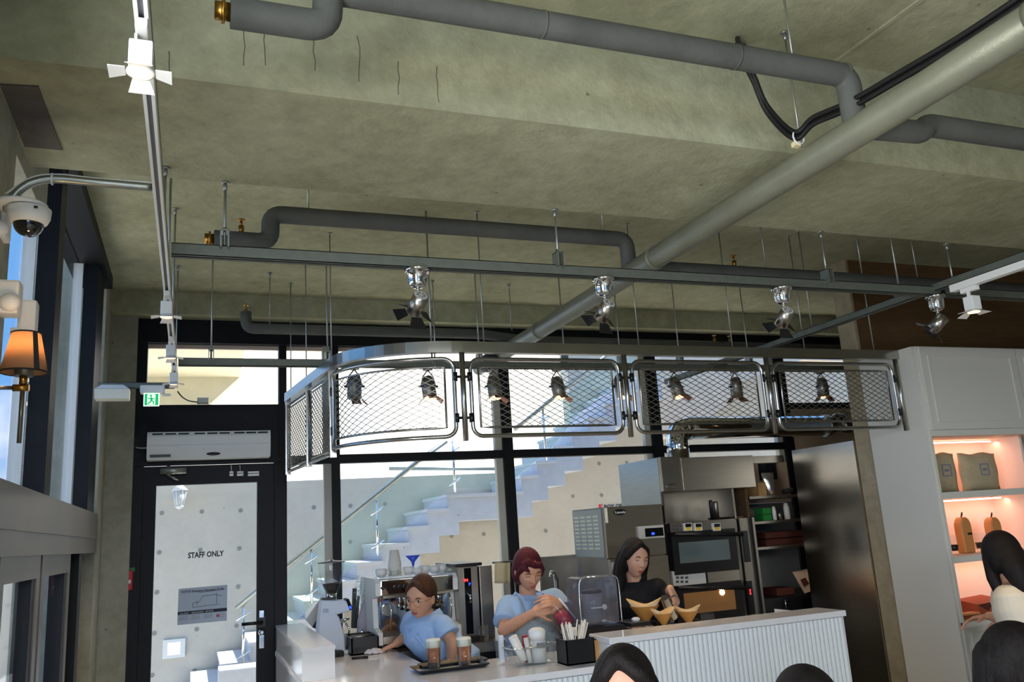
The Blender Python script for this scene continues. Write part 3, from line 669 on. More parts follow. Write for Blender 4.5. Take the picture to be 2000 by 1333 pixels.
def ty(px,py,X,z): return P(px,py,X=X).y
th1=P(268,55,Z=ZR-.01)
for (px,py,lab) in ((267,52,'large white barn-door track spotlight glowing nearest the camera at upper left'),(322,572,'white barn-door track spotlight glowing orange, second along the left track'),(336,660,'small white barn-door track spotlight third along the left track'),(343,716,'small white barn-door track spotlight farthest along the left track, above the exit sign')):
    yy=P(px,py,Z=ZR-.012).y
    track_head('track_spotlight',lab,'white spotlights on the left track',(XT,yy,ZR-.012),M_bulbhot,s=.6)
track_head('track_spotlight','white track spotlight glowing under the right track near the brown wall','white spotlights on the tracks',(XR,P(1895,572,X=XR).y,ZR-.012),M_bulbhot,s=.75)
q=P(345,762,Z=ZR)
B().tube(smooth([P(347,765,Y=5.3),P(355,775,Y=5.35),P(368,783,Y=5.5),P(385,786,Y=5.66)]),.004,6).build('feed_cable',M_cable,tl,'black feed cable')
B().box((P(385,786,Y=5.68).x,5.66,P(385,788,Y=5.68).z),(P(407,780,Y=5.68).x,5.72,P(407,778,Y=5.68).z)).build('feed_box',M_white,tl,'small white feed box')
# chrome spots hanging from rail 1
def chrome_spot(label,px,grp,Yr,aim,lit,loc=None):
    x=P(px,555,Y=Yr).x; z=ZR
    t=thing('chrome_spotlight',label,'spotlight',(x,Yr,z),grp)
    B().lathe([(.044,0),(.046,-.006),(.042,-.012),(.034,-.013),(.034,-.05),(.03,-.064),(.018,-.072),(.006,-.074)],(x,Yr,z),24).build('canopy',M_chrome,t)
    for s in (-1,1): B().cyl((x+s*.042,Yr,z-.02),(x+s*.042,Yr,z-.004),.005,n=6).build('wing_nut',M_steel,t)
    B().cyl((x,Yr,z-.105),(x,Yr,z-.07),.008,n=10).build('stem',M_chrome,t)
    a=Vector(aim).normalized(); c=Vector((x,Yr,z-.125)); p=c-a*.03; e=c+a*.05
    B().cyl(p,e,.029,n=24).build('lamp_barrel',M_steel,t); B().cyl(p-a*.001,p+a*.0005,.025,n=24).build('vented_back',M_grey,t)
    u=a.cross(Vector((0,0,1))).normalized(); v=u.cross(a)
    for k in range(8):
        d=u*math.cos(PI/4*k)+v*math.sin(PI/4*k); B().tube([p-a*.0015+d*.008,p-a*.0015+d*.019],.0016,4).build('vent_slot',M_blackp,t)
    B().cyl(e-a*.002,e+a*.0015,.024,n=20).build('lamp_face',M_bulb if lit else M_grey,t)
    for k in range(4):
        d=(u,v,-u,-v)[k]; n_=(v,-u,-v,u)[k]; o=e+d*.030; q=e+d*.070+a*.018
        B().prism([o-n_*.020,o+n_*.020,q+n_*.034,q-n_*.034],a*.0015).build('barn_door',M_blackp,t)
    return t
for px,lab,aim in ((816,'first chrome spotlight with black barn doors from the left on the cross rail',(-.15,.75,-.6)),(1179,'second chrome spotlight from the left on the cross rail, right of the main pipe',(-.15,.75,-.6)),(1525,'third chrome spotlight with black barn doors on the cross rail, near the raw wall end',(.05,.75,-.6)),(1822,'fourth chrome spotlight on the cross rail, in front of the brown wall',(-.5,.6,-.7))):
    chrome_spot(lab,px,'chrome spotlights on the cross rail',YR,aim,False)
# round lamps on the rail in the canopy
def par_spot(px,py,lab,aim,lit):
    x=P(px,742,Y=YR2).x; z=ZR; Yr=YR2
    t=thing('round_spotlight',lab,'spotlight',(x,Yr,z),'round spotlights inside the mesh canopy')
    b=B().cyl((x,Yr,z-.012),(x,Yr,z),.03,n=16)
    b.tube([(x-.045,Yr,z-.11),(x-.03,Yr,z-.05),(x,Yr,z-.012)],.004,6).tube([(x+.045,Yr,z-.11),(x+.03,Yr,z-.05),(x,Yr,z-.012)],.004,6)
    b.build('yoke',M_steel2,t)
    a=Vector(aim).normalized(); c=Vector((x,Yr,z-.11))
    B().loft([(c-a*.065,.012,.012),(c-a*.058,.03,.03),(c-a*.02,.041,.041),(c+a*.07,.041,.041),(c+a*.072,.036,.036)],a,24).build('lamp_barrel',M_steel2,t)
    for s in (-1,1): B().cyl(c+Vector((s*.04,0,0)),c+Vector((s*.058,0,0)),.007,n=8).build('side_knob',M_blackp,t)
    e=c+a*.073
    B().cyl(e,e+a*.003,.034,n=20).build('lamp_face',M_bulbhot if lit else M_grey,t)
    u=a.cross(Vector((0,1,0))).normalized(); v=u.cross(a)
    for k in range(3):
        d=(u,v*-1,-u)[k]; n_=d.cross(a); o=e+d*.041; q=e+d*.072+a*.03
        B().prism([o-n_*.024,o+n_*.024,q+n_*.028,q-n_*.028],a*.0015).build('barn_door',mat('orange_glow_flap',(150,98,70),.4,.6),t)  # orange lamp glow put into the flap colour
    if lit:
        l=bpy.data.lights.new('spot','SPOT'); l.energy=9; l.color=(1,.7,.4); l.spot_size=R(90); l.spot_blend=.6; l.shadow_soft_size=.03
        lo=bpy.data.objects.new('lamp_light',l); COL.objects.link(lo); lo.parent=t; lo.location=(e+a*.02)-Vector((x,Yr,z)); lo.rotation_euler=a.to_track_quat('-Z','Y').to_euler()
nm=['first','second','third','fourth','fifth','sixth','seventh','eighth']
for k,(px,lit,aim) in enumerate(((692,0,(0,.1,-1)),(836,1,(.05,-.25,-1)),(964,1,(0,-.25,-1)),(1088,1,(.05,-.25,-1)),(1210,1,(.1,-.25,-1)),(1318,1,(.15,-.3,-1)),(1436,0,(.05,.1,-1)),(1604,1,(0,0,-1)))):
    par_spot(px,765,'%s round steel spotlight from the left inside the mesh canopy, %s'%(nm[k],'lit' if lit else 'unlit'),aim,lit)
# left end: small rail with speaker box and exit sign
yS=4.85
sr=rail('sign_rail','short galvanised rail above the exit sign at the left pier',(P(192,750,Y=yS).x,yS,P(192,752,Y=yS).z-.02),(XT,yS,P(345,752,Y=yS).z-.02),[],h=.03,w=.03)
a=P(188,757,Y=yS-.05); c=P(253,787,Y=yS-.05); sb=thing('wifi_box','cream plastic access point box hanging beside the exit sign','device',((a.x+c.x)/2,yS-.05,c.z))
B().hull8([(a.x,yS-.12,c.z+.012),(c.x,yS-.12,c.z+.012),(c.x,yS-.02,c.z+.012),(a.x,yS-.02,c.z+.012),(a.x-.002,yS-.12,a.z-.02),(c.x+.002,yS-.12,a.z-.02),(c.x,yS-.02,a.z-.02),(a.x,yS-.02,a.z-.02)]).build('front_cover',mat('cream_plastic',(222,220,204),.45),sb)
B().hull8([(a.x,yS-.12,a.z-.019),(c.x,yS-.12,a.z-.019),(c.x,yS-.02,a.z-.019),(a.x,yS-.02,a.z-.019),(a.x+.03,yS-.1,a.z+.005),(c.x-.03,yS-.1,a.z+.005),(c.x-.03,yS-.03,a.z+.005),(a.x+.03,yS-.03,a.z+.005)]).build('top_shell',M_white,sb)
a=P(281,769,Y=yS-.02); c=P(311,794,Y=yS-.02)
es=thing('exit_sign','green running-man emergency exit sign hanging above the staff door','sign',((a.x+c.x)/2,yS-.02,c.z))
h0=P(274,755,Y=yS-.02); h1=P(322,769,Y=yS-.02)
B().box((h0.x,yS-.05,h1.z),(h1.x,yS+.02,h0.z+.002),.006).build('housing',M_white,es)
B().box((a.x,yS-.03,c.z),(c.x,yS-.02,h1.z)).build('sign_plate',M_exitw,es)
W=c.x-a.x; H=h1.z-c.z
def sp(u,v,d=-.0315): return Vector((a.x+W*u,yS+d,h1.z-H*v))
B().prism([sp(.06,.05),sp(.94,.05),sp(.94,.95),sp(.06,.95)],(0,.001,0)).build('green_field',M_exit,es)
B().prism([sp(.24,.1,-.033),sp(.74,.1,-.033),sp(.74,.9,-.033),sp(.24,.9,-.033)],(0,.001,0)).build('door_symbol',M_exitw,es)
b=B(); f=lambda *p:[sp(u,v,-.035) for u,v in p]
b.ball(sp(.46,.22,-.035),(.0065,.002,.0065),10,6)
b.tube(f((.47,.34),(.50,.58)),.006,6).tube(f((.49,.36),(.34,.44),(.28,.36)),.0032,6).tube(f((.49,.36),(.62,.48),(.72,.42)),.0032,6).tube(f((.50,.58),(.64,.68),(.62,.86)),.004,6).tube(f((.49,.58),(.40,.74),(.26,.84)),.004,6)
b.build('running_figure',M_exit,es)
B().box((h1.x-.015,yS-.03,h1.z-.012),(h1.x+.03,yS,h1.z-.002)).build('lamp_tab',M_white,es)
# ================================================================ HANGING MESH CANOPY
YC=3.85; ZT_=2.565; ZBt=2.085
XP=[P(905,760,Y=YC).x,P(1224,760,Y=YC).x,P(1503,760,Y=YC).x,P(1757,760,Y=YC).x]
CX,RX,RY=XP[0],XP[0]-.664,.45
def cpos(s):
    """path of the canopy edge: s<0 round the left corner then back towards the windows, s>0 along the counter"""
    if s>=0: return Vector((XP[0]+s,YC,0)),Vector((1,0,0))
    L1=.80
    if s>-L1:
        t=(-s/L1)*PI/2; return Vector((CX-RX*math.sin(t),YC+RY-RY*math.cos(t),0)),Vector((RX*math.cos(t),-RY*math.sin(t),0)).normalized()
    u=(-s-L1); return Vector((CX-RX-u*.11,YC+RY+u,0)),Vector((.11,-1,0)).normalized()
cn=thing('mesh_canopy','curved steel canopy frame with expanded metal panels hanging over the coffee counter','canopy',(2.4,YC,ZBt))
SE=-.80-1.05; SR=XP[3]-XP[0]+.02
ss=[SE+.0]+[SE+.35,SE+.7]+[-.8+.8*k/16 for k in range(17)]+[SR]
rr=[]; 
b=B(); vs=[]
for s in ss:
    p,t=cpos(s); n=Vector((-t.y,t.x,0))
    for (o,z) in ((-.02,ZT_-.055),(.02,ZT_-.055),(.02,ZT_),(-.02,ZT_)): vs.append(p+n*o+Vector((0,0,z)))
fs=[(0,1,2,3),tuple(len(vs)-4+k for k in (3,2,1,0))]
for i in range(len(ss)-1):
    for k in range(4): fs.append((i*4+k,i*4+(k+1)%4,(i+1)*4+(k+1)%4,(i+1)*4+k))
b.add(vs,fs); b.build('top_rail',M_tube,cn)
def at(s,z,o=0):
    p,t=cpos(s); n=Vector((-t.y,t.x,0)); return p+n*o+Vector((0,0,z))
def post(s,r=.014,z0=ZBt-.01,sq=False):
    B().cyl(at(s,z0),at(s,ZT_-.05),r,n=14).build('post',M_tube,cn)
for x in XP: post(x-XP[0])
for s in (-.8,-.8-.5,SE+.01):
    p=at(s,0); B().box((p.x-.016,p.y-.016,ZBt-.03),(p.x+.016,p.y+.016,ZT_-.05)).build('post',M_tube,cn)
def panel(s0,s1,lab=None,round_=True,cell=(.058,.031)):
    z0,z1=ZBt+.012,ZT_-.085
    if not round_: z0,z1=ZBt-.01,ZT_-.08
    pts=[]; r=.05; n=max(2,int((s1-s0)/.06))
    def row(sa,sb,z): return [(sa+(sb-sa)*k/n,z) for k in range(n+1)]
    if round_:
        pts+= [(s0+r-r*math.cos(t),z0+r-r*math.sin(t)) for t in [PI/2*k/5 for k in range(6)]][0:6]
        pts+= row(s0+r,s1-r,z0)[1:-1]
        pts+= [(s1-r+r*math.sin(t),z0+r-r*math.cos(t)) for t in [PI/2*k/5 for k in range(6)]]
        pts+= [(s1-r+r*math.cos(t),z1-r+r*math.sin(t)) for t in [PI/2*k/5 for k in range(6)]]
        pts+= row(s1-r,s0+r,z1)[1:-1]
        pts+= [(s0+r-r*math.sin(t),z1-r+r*math.cos(t)) for t in [PI/2*k/5 for k in range(6)]]
        fr=B().tube([at(s,z) for s,z in pts],.0105,10,closed=True).build('panel_frame',M_tube,cn)
        g=.042
    else:
        pts=row(s0,s1,z0)+[(s,z) for s,z in row(s1,s0,z1)]
        fr=B().tube([at(s,z) for s,z in pts],.010,6,closed=True).build('panel_frame',M_tube,cn)
        g=.02
    a0,a1,b0,b1=s0+g,s1-g,z0+g,z1-g
    pts=row(a0,a1,b0)+row(a1,a0,b1)
    B().tube([at(s,z) for s,z in pts],.006,4,closed=True).build('inner_frame',M_tube,fr)
    # expanded metal: a diamond net of thin strands
    b=B(); cw,chh=cell; nx=int(round((a1-a0)/cw)); nz=int(round((b1-b0)/chh)); cw=(a1-a0)/nx; chh=(b1-b0)/nz
    vs=[];fs=[]
    def strand(p,q):
        k=len(vs); d=Vector((0,0,.0014))
        A=at(*p,-.002);A2=at(*p,.002);C=at(*q,-.002);C2=at(*q,.002)
        vs.extend([A-d,A2-d,A2+d,A+d,C-d,C2-d,C2+d,C+d])
        fs.extend([(k+i,k+(i+1)%4,k+4+(i+1)%4,k+4+i) for i in range(4)])
    for i in range(nx*2+1):
        for j in range(nz*2):
            if (i+j)%2==0:
                if i<nx*2: strand((a0+i*cw/2,b0+j*chh/2),(a0+(i+1)*cw/2,b0+(j+1)*chh/2))
                if i>0: strand((a0+i*cw/2,b0+j*chh/2),(a0+(i-1)*cw/2,b0+(j+1)*chh/2))
    b.add(vs,fs); b.build('expanded_mesh',M_wire,fr,kind='stuff')
    if round_:
        for zz in (z0+.09,z1-.09):
            for sx in (s0,s1):
                d=.02 if sx==s1 else -.02
                B().tube([at(sx+d*.2,zz-.022),at(sx+d*.2,zz+.022)],.0135,8).tube([at(sx,zz),at(sx+d*1.6,zz)],.007,6).build('hinge',M_blackp,fr,'dark hinge knuckle')
    return fr
for i in range(3): panel(XP[i]-XP[0]+.04,XP[i+1]-XP[0]-.04)
panel(-.8+.03,-.04)
panel(-.8-.5+.02,-.8-.02,round_=False,cell=(.045,.028)); panel(SE+.03,-.8-.5-.02,round_=False,cell=(.045,.028))
for px in (848,): 
    x=P(px,700,Y=YC).x; B().cyl((x,YC+.04,ZT_-.1),(x,YC+.04,ZS),.005,n=6).tube([(x+.012,YC+.04,ZT_+.18),(x+.02,YC+.045,ZT_+.05),(x+.012,YC+.04,ZT_-.12)],.004,6).build('hanger_rod',M_rod,cn)
for s,zt in ((-.8,ZS),(-1.35,ZS),(-1.75,ZS),(.12,ZS),(1.0,ZS),(1.6,ZS),(2.1,ZS),(2.62,ZS)):
    p=at(s,0); B().cyl((p.x,p.y,ZT_-.01),(p.x,p.y,zt),.0035,n=6).cyl((p.x,p.y,zt-.006),(p.x,p.y,zt),.014,n=10).build('hanger_rod',M_rod,cn)
# dark fixture on top of the window side, seen through the second panel
# wall lamp, sensors at the left pier
ws=thing('wall_lamp','brass wall lamp with warm lit linen shade beside the left window','lamp',(-.42,2.35,2.1))
Yl=2.35; q=P(47,690,Y=Yl); zt=P(60,652,Y=Yl).z; zb=P(50,728,Y=Yl).z; lx=P(49,690,Y=Yl).x; rb=(P(98,722,Y=Yl).x-P(3,722,Y=Yl).x)/2
sh=B().lathe([(rb*.62,zt),(rb,zb)],(lx,Yl,0),32,cap=False).build('lamp_shade',M_shade,ws,'warm glowing linen shade')
sd=sh.modifiers.new('s','SOLIDIFY'); sd.thickness=.0015
for r_,z_ in ((rb*.62,zt),(rb,zb)): B().tube([(lx+r_*math.cos(t),Yl+r_*math.sin(t),z_) for t in [2*PI*k/32 for k in range(32)]],.0022,5,closed=True).build('shade_trim',M_matblack,sh,'dark shade trim')
B().hull8([(lx+.030,Yl-rb*.92,zb),(lx+.042,Yl-rb*.88,zb),(lx+.042,Yl-rb*.86,zb),(lx+.030,Yl-rb*.90,zb),(lx+.019,Yl-rb*.60,zt),(lx+.029,Yl-rb*.56,zt),(lx+.029,Yl-rb*.54,zt),(lx+.019,Yl-rb*.58,zt)]).build('shade_seam',M_matblack,sh,'dark vertical strip'); B().cyl((lx,Yl,zb-.01),(lx,Yl,zb+.035),.022,n=16).build('lamp_holder',M_bronze,ws)
B().ball((lx,Yl,zb+.06),.025,12,8).build('bulb',M_bulb,ws,'glowing bulb')
B().cyl((lx,Yl,zb-.03),(lx,Yl,zb-.008),.009,n=12).build('brass_collar',M_brass,ws,'brass collar')
pe=P(34,866,Y=Yl); B().cyl((lx,Yl,zb-.03),(lx-.0,Yl,pe.z),.0055,n=8).build('stem',M_bronze,ws)
za=P(48,758,Y=Yl).z; B().cyl((lx+.014,Yl,za),(lx-.022,Yl,za),.009,n=12).build('brass_joint',M_brass,ws,'brass joint'); B().cyl((lx-.02,Yl,za),(XL,Yl,za),.005,n=8).build('wall_arm',M_bronze,ws); B().cyl((XL,Yl,za),(XL+.01,Yl,za),.03,n=16).build('wall_plate',M_bronze,ws)
pl=bpy.data.lights.new('lamp','POINT'); pl.energy=1.4; pl.color=(1,.74,.46); pl.shadow_soft_size=.03; po=bpy.data.objects.new('lamp_light',pl); COL.objects.link(po); po.parent=ws; po.location=Vector((lx,Yl,zb+.07))-ws.location
# motion sensors
for k,(px,py,lab,s) in enumerate(((26,583,'white motion sensor on the left pier nearer the window glass above the wall lamp',1),(6,440,'white sensor box on the left pier behind the dome camera',.9))):
    q=P(px,py,Y=2.5); t=thing('motion_sensor',lab,'sensor',q)
    B().box((q.x-.035*s,2.47,q.z-.05*s),(q.x+.018*s,2.53,q.z+.045*s),.008).build('housing',M_white,t)
    B().ball((q.x-.002,2.468,q.z-.02),(.026*s,.02*s,.026*s),16,10).build('lens',M_white,t)
    B().tube([(q.x-.03,2.5,q.z),(XL,2.55,q.z)],.012,8).build('bracket',M_white,t)
    if k==0:
        B().box((q.x+.005,2.54,q.z-.09),(q.x+.05,2.59,q.z+.01),.008).box((q.x-.01,2.54,q.z-.11),(q.x+.02,2.58,q.z-.07),.004).build('rear_unit',M_white,t)
# red extinguisher-style alarm tag
q=P(252,1125,Y=YW-.01)
rt=thing('alarm_tag','small red escape hammer box on the black post left of the staff door','box',(q.x,YW-.02,q.z-.1))
B().box((q.x-.022,YW-.035,q.z-.085),(q.x+.022,YW-.001,q.z+.03),.006).build('body',M_red,rt)
B().box((q.x-.03,YW-.012,q.z+.02),(q.x+.03,YW-.001,q.z+.045)).build('sign_plate',M_green,rt,'small green and white plate'); B().box((q.x-.013,YW-.037,q.z-.045),(q.x+.013,YW-.034,q.z-.025)).build('sticker',M_white,rt)
# air curtain
ya=YW-.005; a=P(290,845,Y=ya-.15); c=P(526,892,Y=ya-.15)
ac=thing('air_curtain','long white air curtain unit mounted on the black panel above the staff door','air curtain',((a.x+c.x)/2,ya-.08,c.z))
pr=[(ya+.02,a.z),(ya-.15,a.z),(ya-.165,a.z-.03),(ya-.17,c.z+.06),(ya-.15,c.z),(ya+.02,c.z)]
B().prism([(a.x,y,z) for y,z in pr],(c.x-a.x,0,0)).build('casing',M_white,ac)
for s in (a.x-.006,c.x): B().prism([(s,y+(-.003 if y<ya else 0),z) for y,z in pr],(.006,0,0)).build('end_cap',M_white,ac)
B().box((a.x,ya-.172,(a.z+c.z)/2-.002),(c.x,ya-.1,(a.z+c.z)/2+.0)).build('seam',M_grey,ac)
for u0 in (.03,.135,.24,.37,.475,.575,.70,.80,.90):
    x=a.x+(c.x-a.x)*u0; B().box((x,ya-.162,a.z-.018),(x+(c.x-a.x)*.085,ya-.1495,a.z-.009)).build('vent_slot',M_matblack,ac)
B().lathe([(.001,0),(.03,.002)],((a.x+c.x)/2+.02,ya-.17,c.z+.02),20,(0,-1,0)); bb=B(); bb.ball(((a.x+c.x)/2+.02,ya-.158,c.z+.025),(.042,.012,.011),20,8); bb.build('badge',M_blackp,ac,'oval black badge')
B().box((a.x+.012,ya-.163,c.z+.012),(a.x+.13,ya-.15,c.z+.028)).build('label_strip',M_blackp,ac)
B().tube(smooth([(a.x-.0,ya-.1,a.z-.09),(a.x-.04,ya-.05,a.z-.085),(a.x-.075,ya,a.z-.075)]),.004,6).build('power_cable',M_white,ac,'white cable')
# door closer and sensors
a=P(312,921,Y=YW-.03); c=P(364,921,Y=YW-.03); dc=thing('door_closer','silver hydraulic door closer at the top of the staff door','door closer',((a.x+c.x)/2,YW-.03,a.z))
B().cyl((a.x,YW-.03,a.z),(c.x,YW-.03,a.z),.022,n=18).build('body',M_galv,dc); B().cyl((a.x+.05,YW-.03,a.z-.03),(a.x+.05,YW-.03,a.z+.03),.012,n=12).tube([(a.x+.05,YW-.03,a.z-.03),(a.x+.09,YW-.05,a.z-.05),(a.x+.11,YW-.0,a.z-.055)],.007,6).build('arm',M_galv,dc)
for px,w_,h_,lab in ((452,.012,.018,'tiny white door contact with a wire, left of the pair above the staff door glass'),(469,.02,.018,'small two-part white door contact above the staff door glass'),(495,.035,.014,'wide flat white door contact at the right above the staff door glass')):
    q=P(px,925,Y=YW); t=thing('door_contact',lab,'sensor',(q.x,YW,q.z-.02),'door contacts')
    B().box((q.x-w_,YW-.012,q.z-.018),(q.x+w_,YW+.01,q.z-.003),.002).build('lower_block',M_white,t); B().box((q.x-w_,YW-.012,q.z+.0),(q.x+w_,YW+.01,q.z+.012),.002).build('upper_block',M_white,t)
    if px<480: B().tube([(q.x,YW-.006,q.z+.012),(q.x-.003,YW-.01,q.z+.05)],.0022,5).build('wire',M_white,t)
# ================================================================ COUNTERS
ZC=1.0; YF=3.74; YBk=4.33
XR0=P(1190,1247,Y=YF).x; ZRs=P(1190,1247,Y=YF).z; XR1=P(1650,1200,Y=YF).x
ct=thing('bar_counter','white coffee counter with a fluted front, lower left section of the bar','counter',(1.2,4.0,0))
B().box((.505,YF+.025,0),(XR0-.002,YBk-.01,ZC-.03)).box((.505,YBk-.01,0),(1.12,5.66,ZC-.03)).build('counter_body',M_wgloss,ct)
sl=B()
for k in range(7):
    pass
def slat(z0,z1,r=.0135):
    b=B(); pts=[]
    for k in range(7): t=PI*k/6; pts.append((r*math.cos(t),-r*math.sin(t)*.85))
    b.prism([(x,y,z0) for x,y in pts],(0,0,z1-z0)); return b
def slats(parent,x0,x1,z0,z1,y):
    n=int(round((x1-x0)/.027)); d=(x1-x0)/n; o=slat(z0,z1,d/2*.98).build('slat',M_flute,parent,local=True)
    for i in range(n):
        c=o if i==0 else o.copy()
        if i: COL.objects.link(c)
        c.location=Vector((x0+d*(i+.5),y,0))-parent.location
slats(ct,.507,XR0-.004,.08,ZC-.035,YF+.022)
wt=B().box((.50,YF,ZC-.03),(XR0-.002,YBk,ZC),.004).box((.50,YBk-.01,ZC-.03),(1.13,5.665,ZC),.004).box((XR0-.002,YF+.22,ZC-.03),(XR1-.02,YBk,ZC),.003)
wo=wt.build('worktop',M_stone); tag(wo,'glossy white stone worktop over the lower part of the coffee bar','worktop')
rc=thing('raised_counter','white raised counter section with fluted front on the right of the bar','counter',((XR0+XR1)/2,3.85,0))
B().box((XR0,YF+.025,0),(XR1,YF+.21,ZRs-.03)).build('counter_body',M_wgloss,rc)
slats(rc,XR0+.004,XR1-.004,.08,ZRs-.034,YF+.022)
B().box((XR0-.002,YF-.005,ZRs-.03),(XR1+.006,YF+.22,ZRs),.004).build('counter_top',M_stone,rc)
B().box((XR1-.002,YF+.02,0),(XR1+.004,YBk,ZRs-.03)).build('end_panel',M_wgloss,rc)
bx=thing('screen_box','white box-shaped raised end of the counter in front of the grinder, glossy top','counter',(.58,5,ZC))
xb0=P(590,1268,Z=1.15).x; xb1=P(655,1262,Z=1.15).x; yb0=P(590,1268,Z=1.15).y
B().box((xb0,yb0,ZC),(xb1,5.66,1.135)).build('box_body',M_wgloss,bx); B().box((xb0-.003,yb0-.005,1.135),(xb1+.003,5.665,1.15)).build('box_top',M_stone,bx)
# back counter: dark under-counter fridges with a steel top
bk=thing('back_counter','steel back counter with dark fridge fronts under the back windows','counter',(1.8,5.3,0))
B().box((1.14,4.99,.05),(2.50,5.66,.94)).build('fridge_body',M_blackp,bk); B().box((1.135,4.97,.945),(2.505,5.665,ZC)).build('steel_top',M_steel2,bk)
for k in range(3): 
    d=B().box((1.16+k*.46,4.975,.12),(1.60+k*.46,4.99,.9)).build('fridge_door',M_blackp,bk); B().box((1.2+k*.46,4.96,.84),(1.56+k*.46,4.976,.86)).build('door_handle',M_steel2,d)
# ================================================================ KITCHEN
def pb(b,px0,py0,px1,py1,Y,d=.02,proud=0.0):
    a=P(px0,py0,Y=Y); c=P(px1,py1,Y=Y); b.box((a.x,Y-proud,c.z),(c.x,Y+d,a.z)); return b
YK=5.0
fr=thing('steel_refrigerator','tall steel upright refrigerator with louvred grey side and oval badge, behind the woman in black','refrigerator',(2.78,5.27,0))
x0,x1=P(1190,1100,Y=YK).x,P(1305,1100,Y=YK).x; z1=P(1240,988,Y=YK).z; ysd=P(1118,997,X=x0).y; ysd=min(ysd,5.62)
B().box((x0,YK+.03,0),(x1,ysd,z1)).build('cabinet',M_steel2,fr)
ts=P(1250,1088,Y=YK).z
B().box((x0,YK+.01,ts+.004),(x1,YK+.03,z1)).build('upper_panel',M_steel,fr)
B().box((x0+.012,YK-.012,P(1250,1018,Y=YK).z),(x1-.012,YK+.01,z1-.004)).build('sloped_header',M_steel,fr)
d=B().box((x0+.004,YK-.01,.12),(x1-.004,YK+.03,ts-.004)).build('door',M_steel,fr); B().box((x0+.008,YK-.03,.5),(x0+.03,YK-.01,ts-.02)).build('door_handle',M_grey,d)
c=P(1208,1001,Y=YK-.015); bb=B(); bb.ball((c.x+.01,YK-.012,c.z),(.05,.006,.02),20,8); bg_=bb.build('badge',M_blackp,fr,'oval dark badge'); text('Lassele',"badge_lettering",M_white,bg_,(c.x-.028,YK-.0195,c.z-.008),(1,0,0),(0,0,1),.016,bold=.02,width=.075)
dp=pb(B(),1245,1029,1297,1050,YK,.02,.008).build('control_panel',M_grey,fr,'pale control panel'); pb(B(),1258,1033,1295,1047,YK,.0,.010).build('display',M_screen,dp); pb(B(),1271,1041,1277,1045,YK,.0,.0115).build('blue_digit',M_bluelight,dp,'small blue glowing digit')
sd_=B().box((x0-.008,YK+.06,ts+.01),(x0,ysd-.01,z1-.01)).build('side_grille',mat('grey_green_paint',(168,172,162),.5),fr,'grey louvred side panel')
for r_ in range(9):
    for k in range(4):
        y=YK+.10+k*.10; z=z1-.055-r_*.026
        B().box((x0-.011,y,z-.006),(x0-.007,y+.065,z+.006)).build('louvre_slot',mat('louvre_cream',(226,222,196),.5),sd_)
# ovens
ov=thing('double_deck_oven','black and steel double deck oven under the extraction hood, lower deck lit','oven',(3.3,5.3,.0))
xo0,xo1=P(1310,1040,Y=YK).x,P(1443,1040,Y=YK).x
B().box((xo0,YK+.04,0),(xo1+.02,5.6,P(1370,1020,Y=YK).z)).build('oven_body',M_steel2,ov)
pb(B(),1308,1022,1438,1038,YK,.04).build('upper_control_panel',M_steel2,ov)
for k,px in enumerate((1341,1361,1397)):
    t_=pb(B(),px-8,1023,px+8,1037,YK,.0,.02).build('oven_timer',M_white,ov,'small white and yellow clip-on timer')
    pb(B(),px-6,1024,px+6,1030,YK,.0,.022).build('timer_display',M_screen,t_); pb(B(),px-5,1031,px+5,1036,YK,.0,.022).build('timer_keys',M_timery,t_)
def ovendoor(y0,y1,gx0,gy0,gx1,gy1,x_0,x_1,lit):
    d=pb(B(),x_0,y0,x_1,y1,YK,.04,.01).build('oven_door',M_blackp,ov)
    pb(B(),gx0,gy0,gx1,gy1,YK,.0,.014).build('door_window',M_ovenw if lit else mat('pale_oven_glass',(92,104,104),.1,coat=.6),d,'warm lit window' if lit else 'dim greenish window')
    a=P(x_0+8,y0+3,Y=YK-.05); c=P(x_1+8,y0+3,Y=YK-.05); B().tube([(a.x,YK-.05,a.z),(c.x,YK-.05,c.z)],.012,8).box((a.x,YK-.05,a.z-.01),(a.x+.02,YK,a.z+.01)).box((c.x-.02,YK-.05,c.z-.01),(c.x,YK,c.z+.01)).build('door_handle',M_blackp,d)
    return d
ovendoor(1041,1113,1323,1061,1425,1093,1309,1443,0)
pb(B(),1313,1117,1380,1143,YK,.04).build('lower_control_panel',M_grey,ov,'pale key panel'); pb(B(),1381,1115,1446,1140,YK,.04).build('lower_steel_panel',M_steel,ov)
kb=B()
for r_ in range(3):
    for k in range(3): pb(kb,1320+k*9,1119+r_*8,1326+k*9,1123+r_*8,YK,.0,.002)
kb.build('keypad',M_text,ov)
kb=B()
for r_ in range(2):
    for k in range(3): pb(kb,1313+k*8,1027+r_*6,1317+k*8,1030+r_*6,YK,.0,.002)
kb.build('keypad',M_text,ov)
d2=ovendoor(1146,1212,1333,1160,1436,1190,1316,1455,1)
c=P(1411,1157,Y=YK-.02); bb=B(); bb.ball((c.x,YK-.016,c.z-.002),(.020,.008,.02),14,8); bb.build('oven_lamp',M_bulb,d2,'glowing warm oven lamp')
B().tube([P(1366,1182,Y=YK-.016),P(1420,1178,Y=YK-.016)],.002,5).build('oven_rack',M_ovenw,d2)
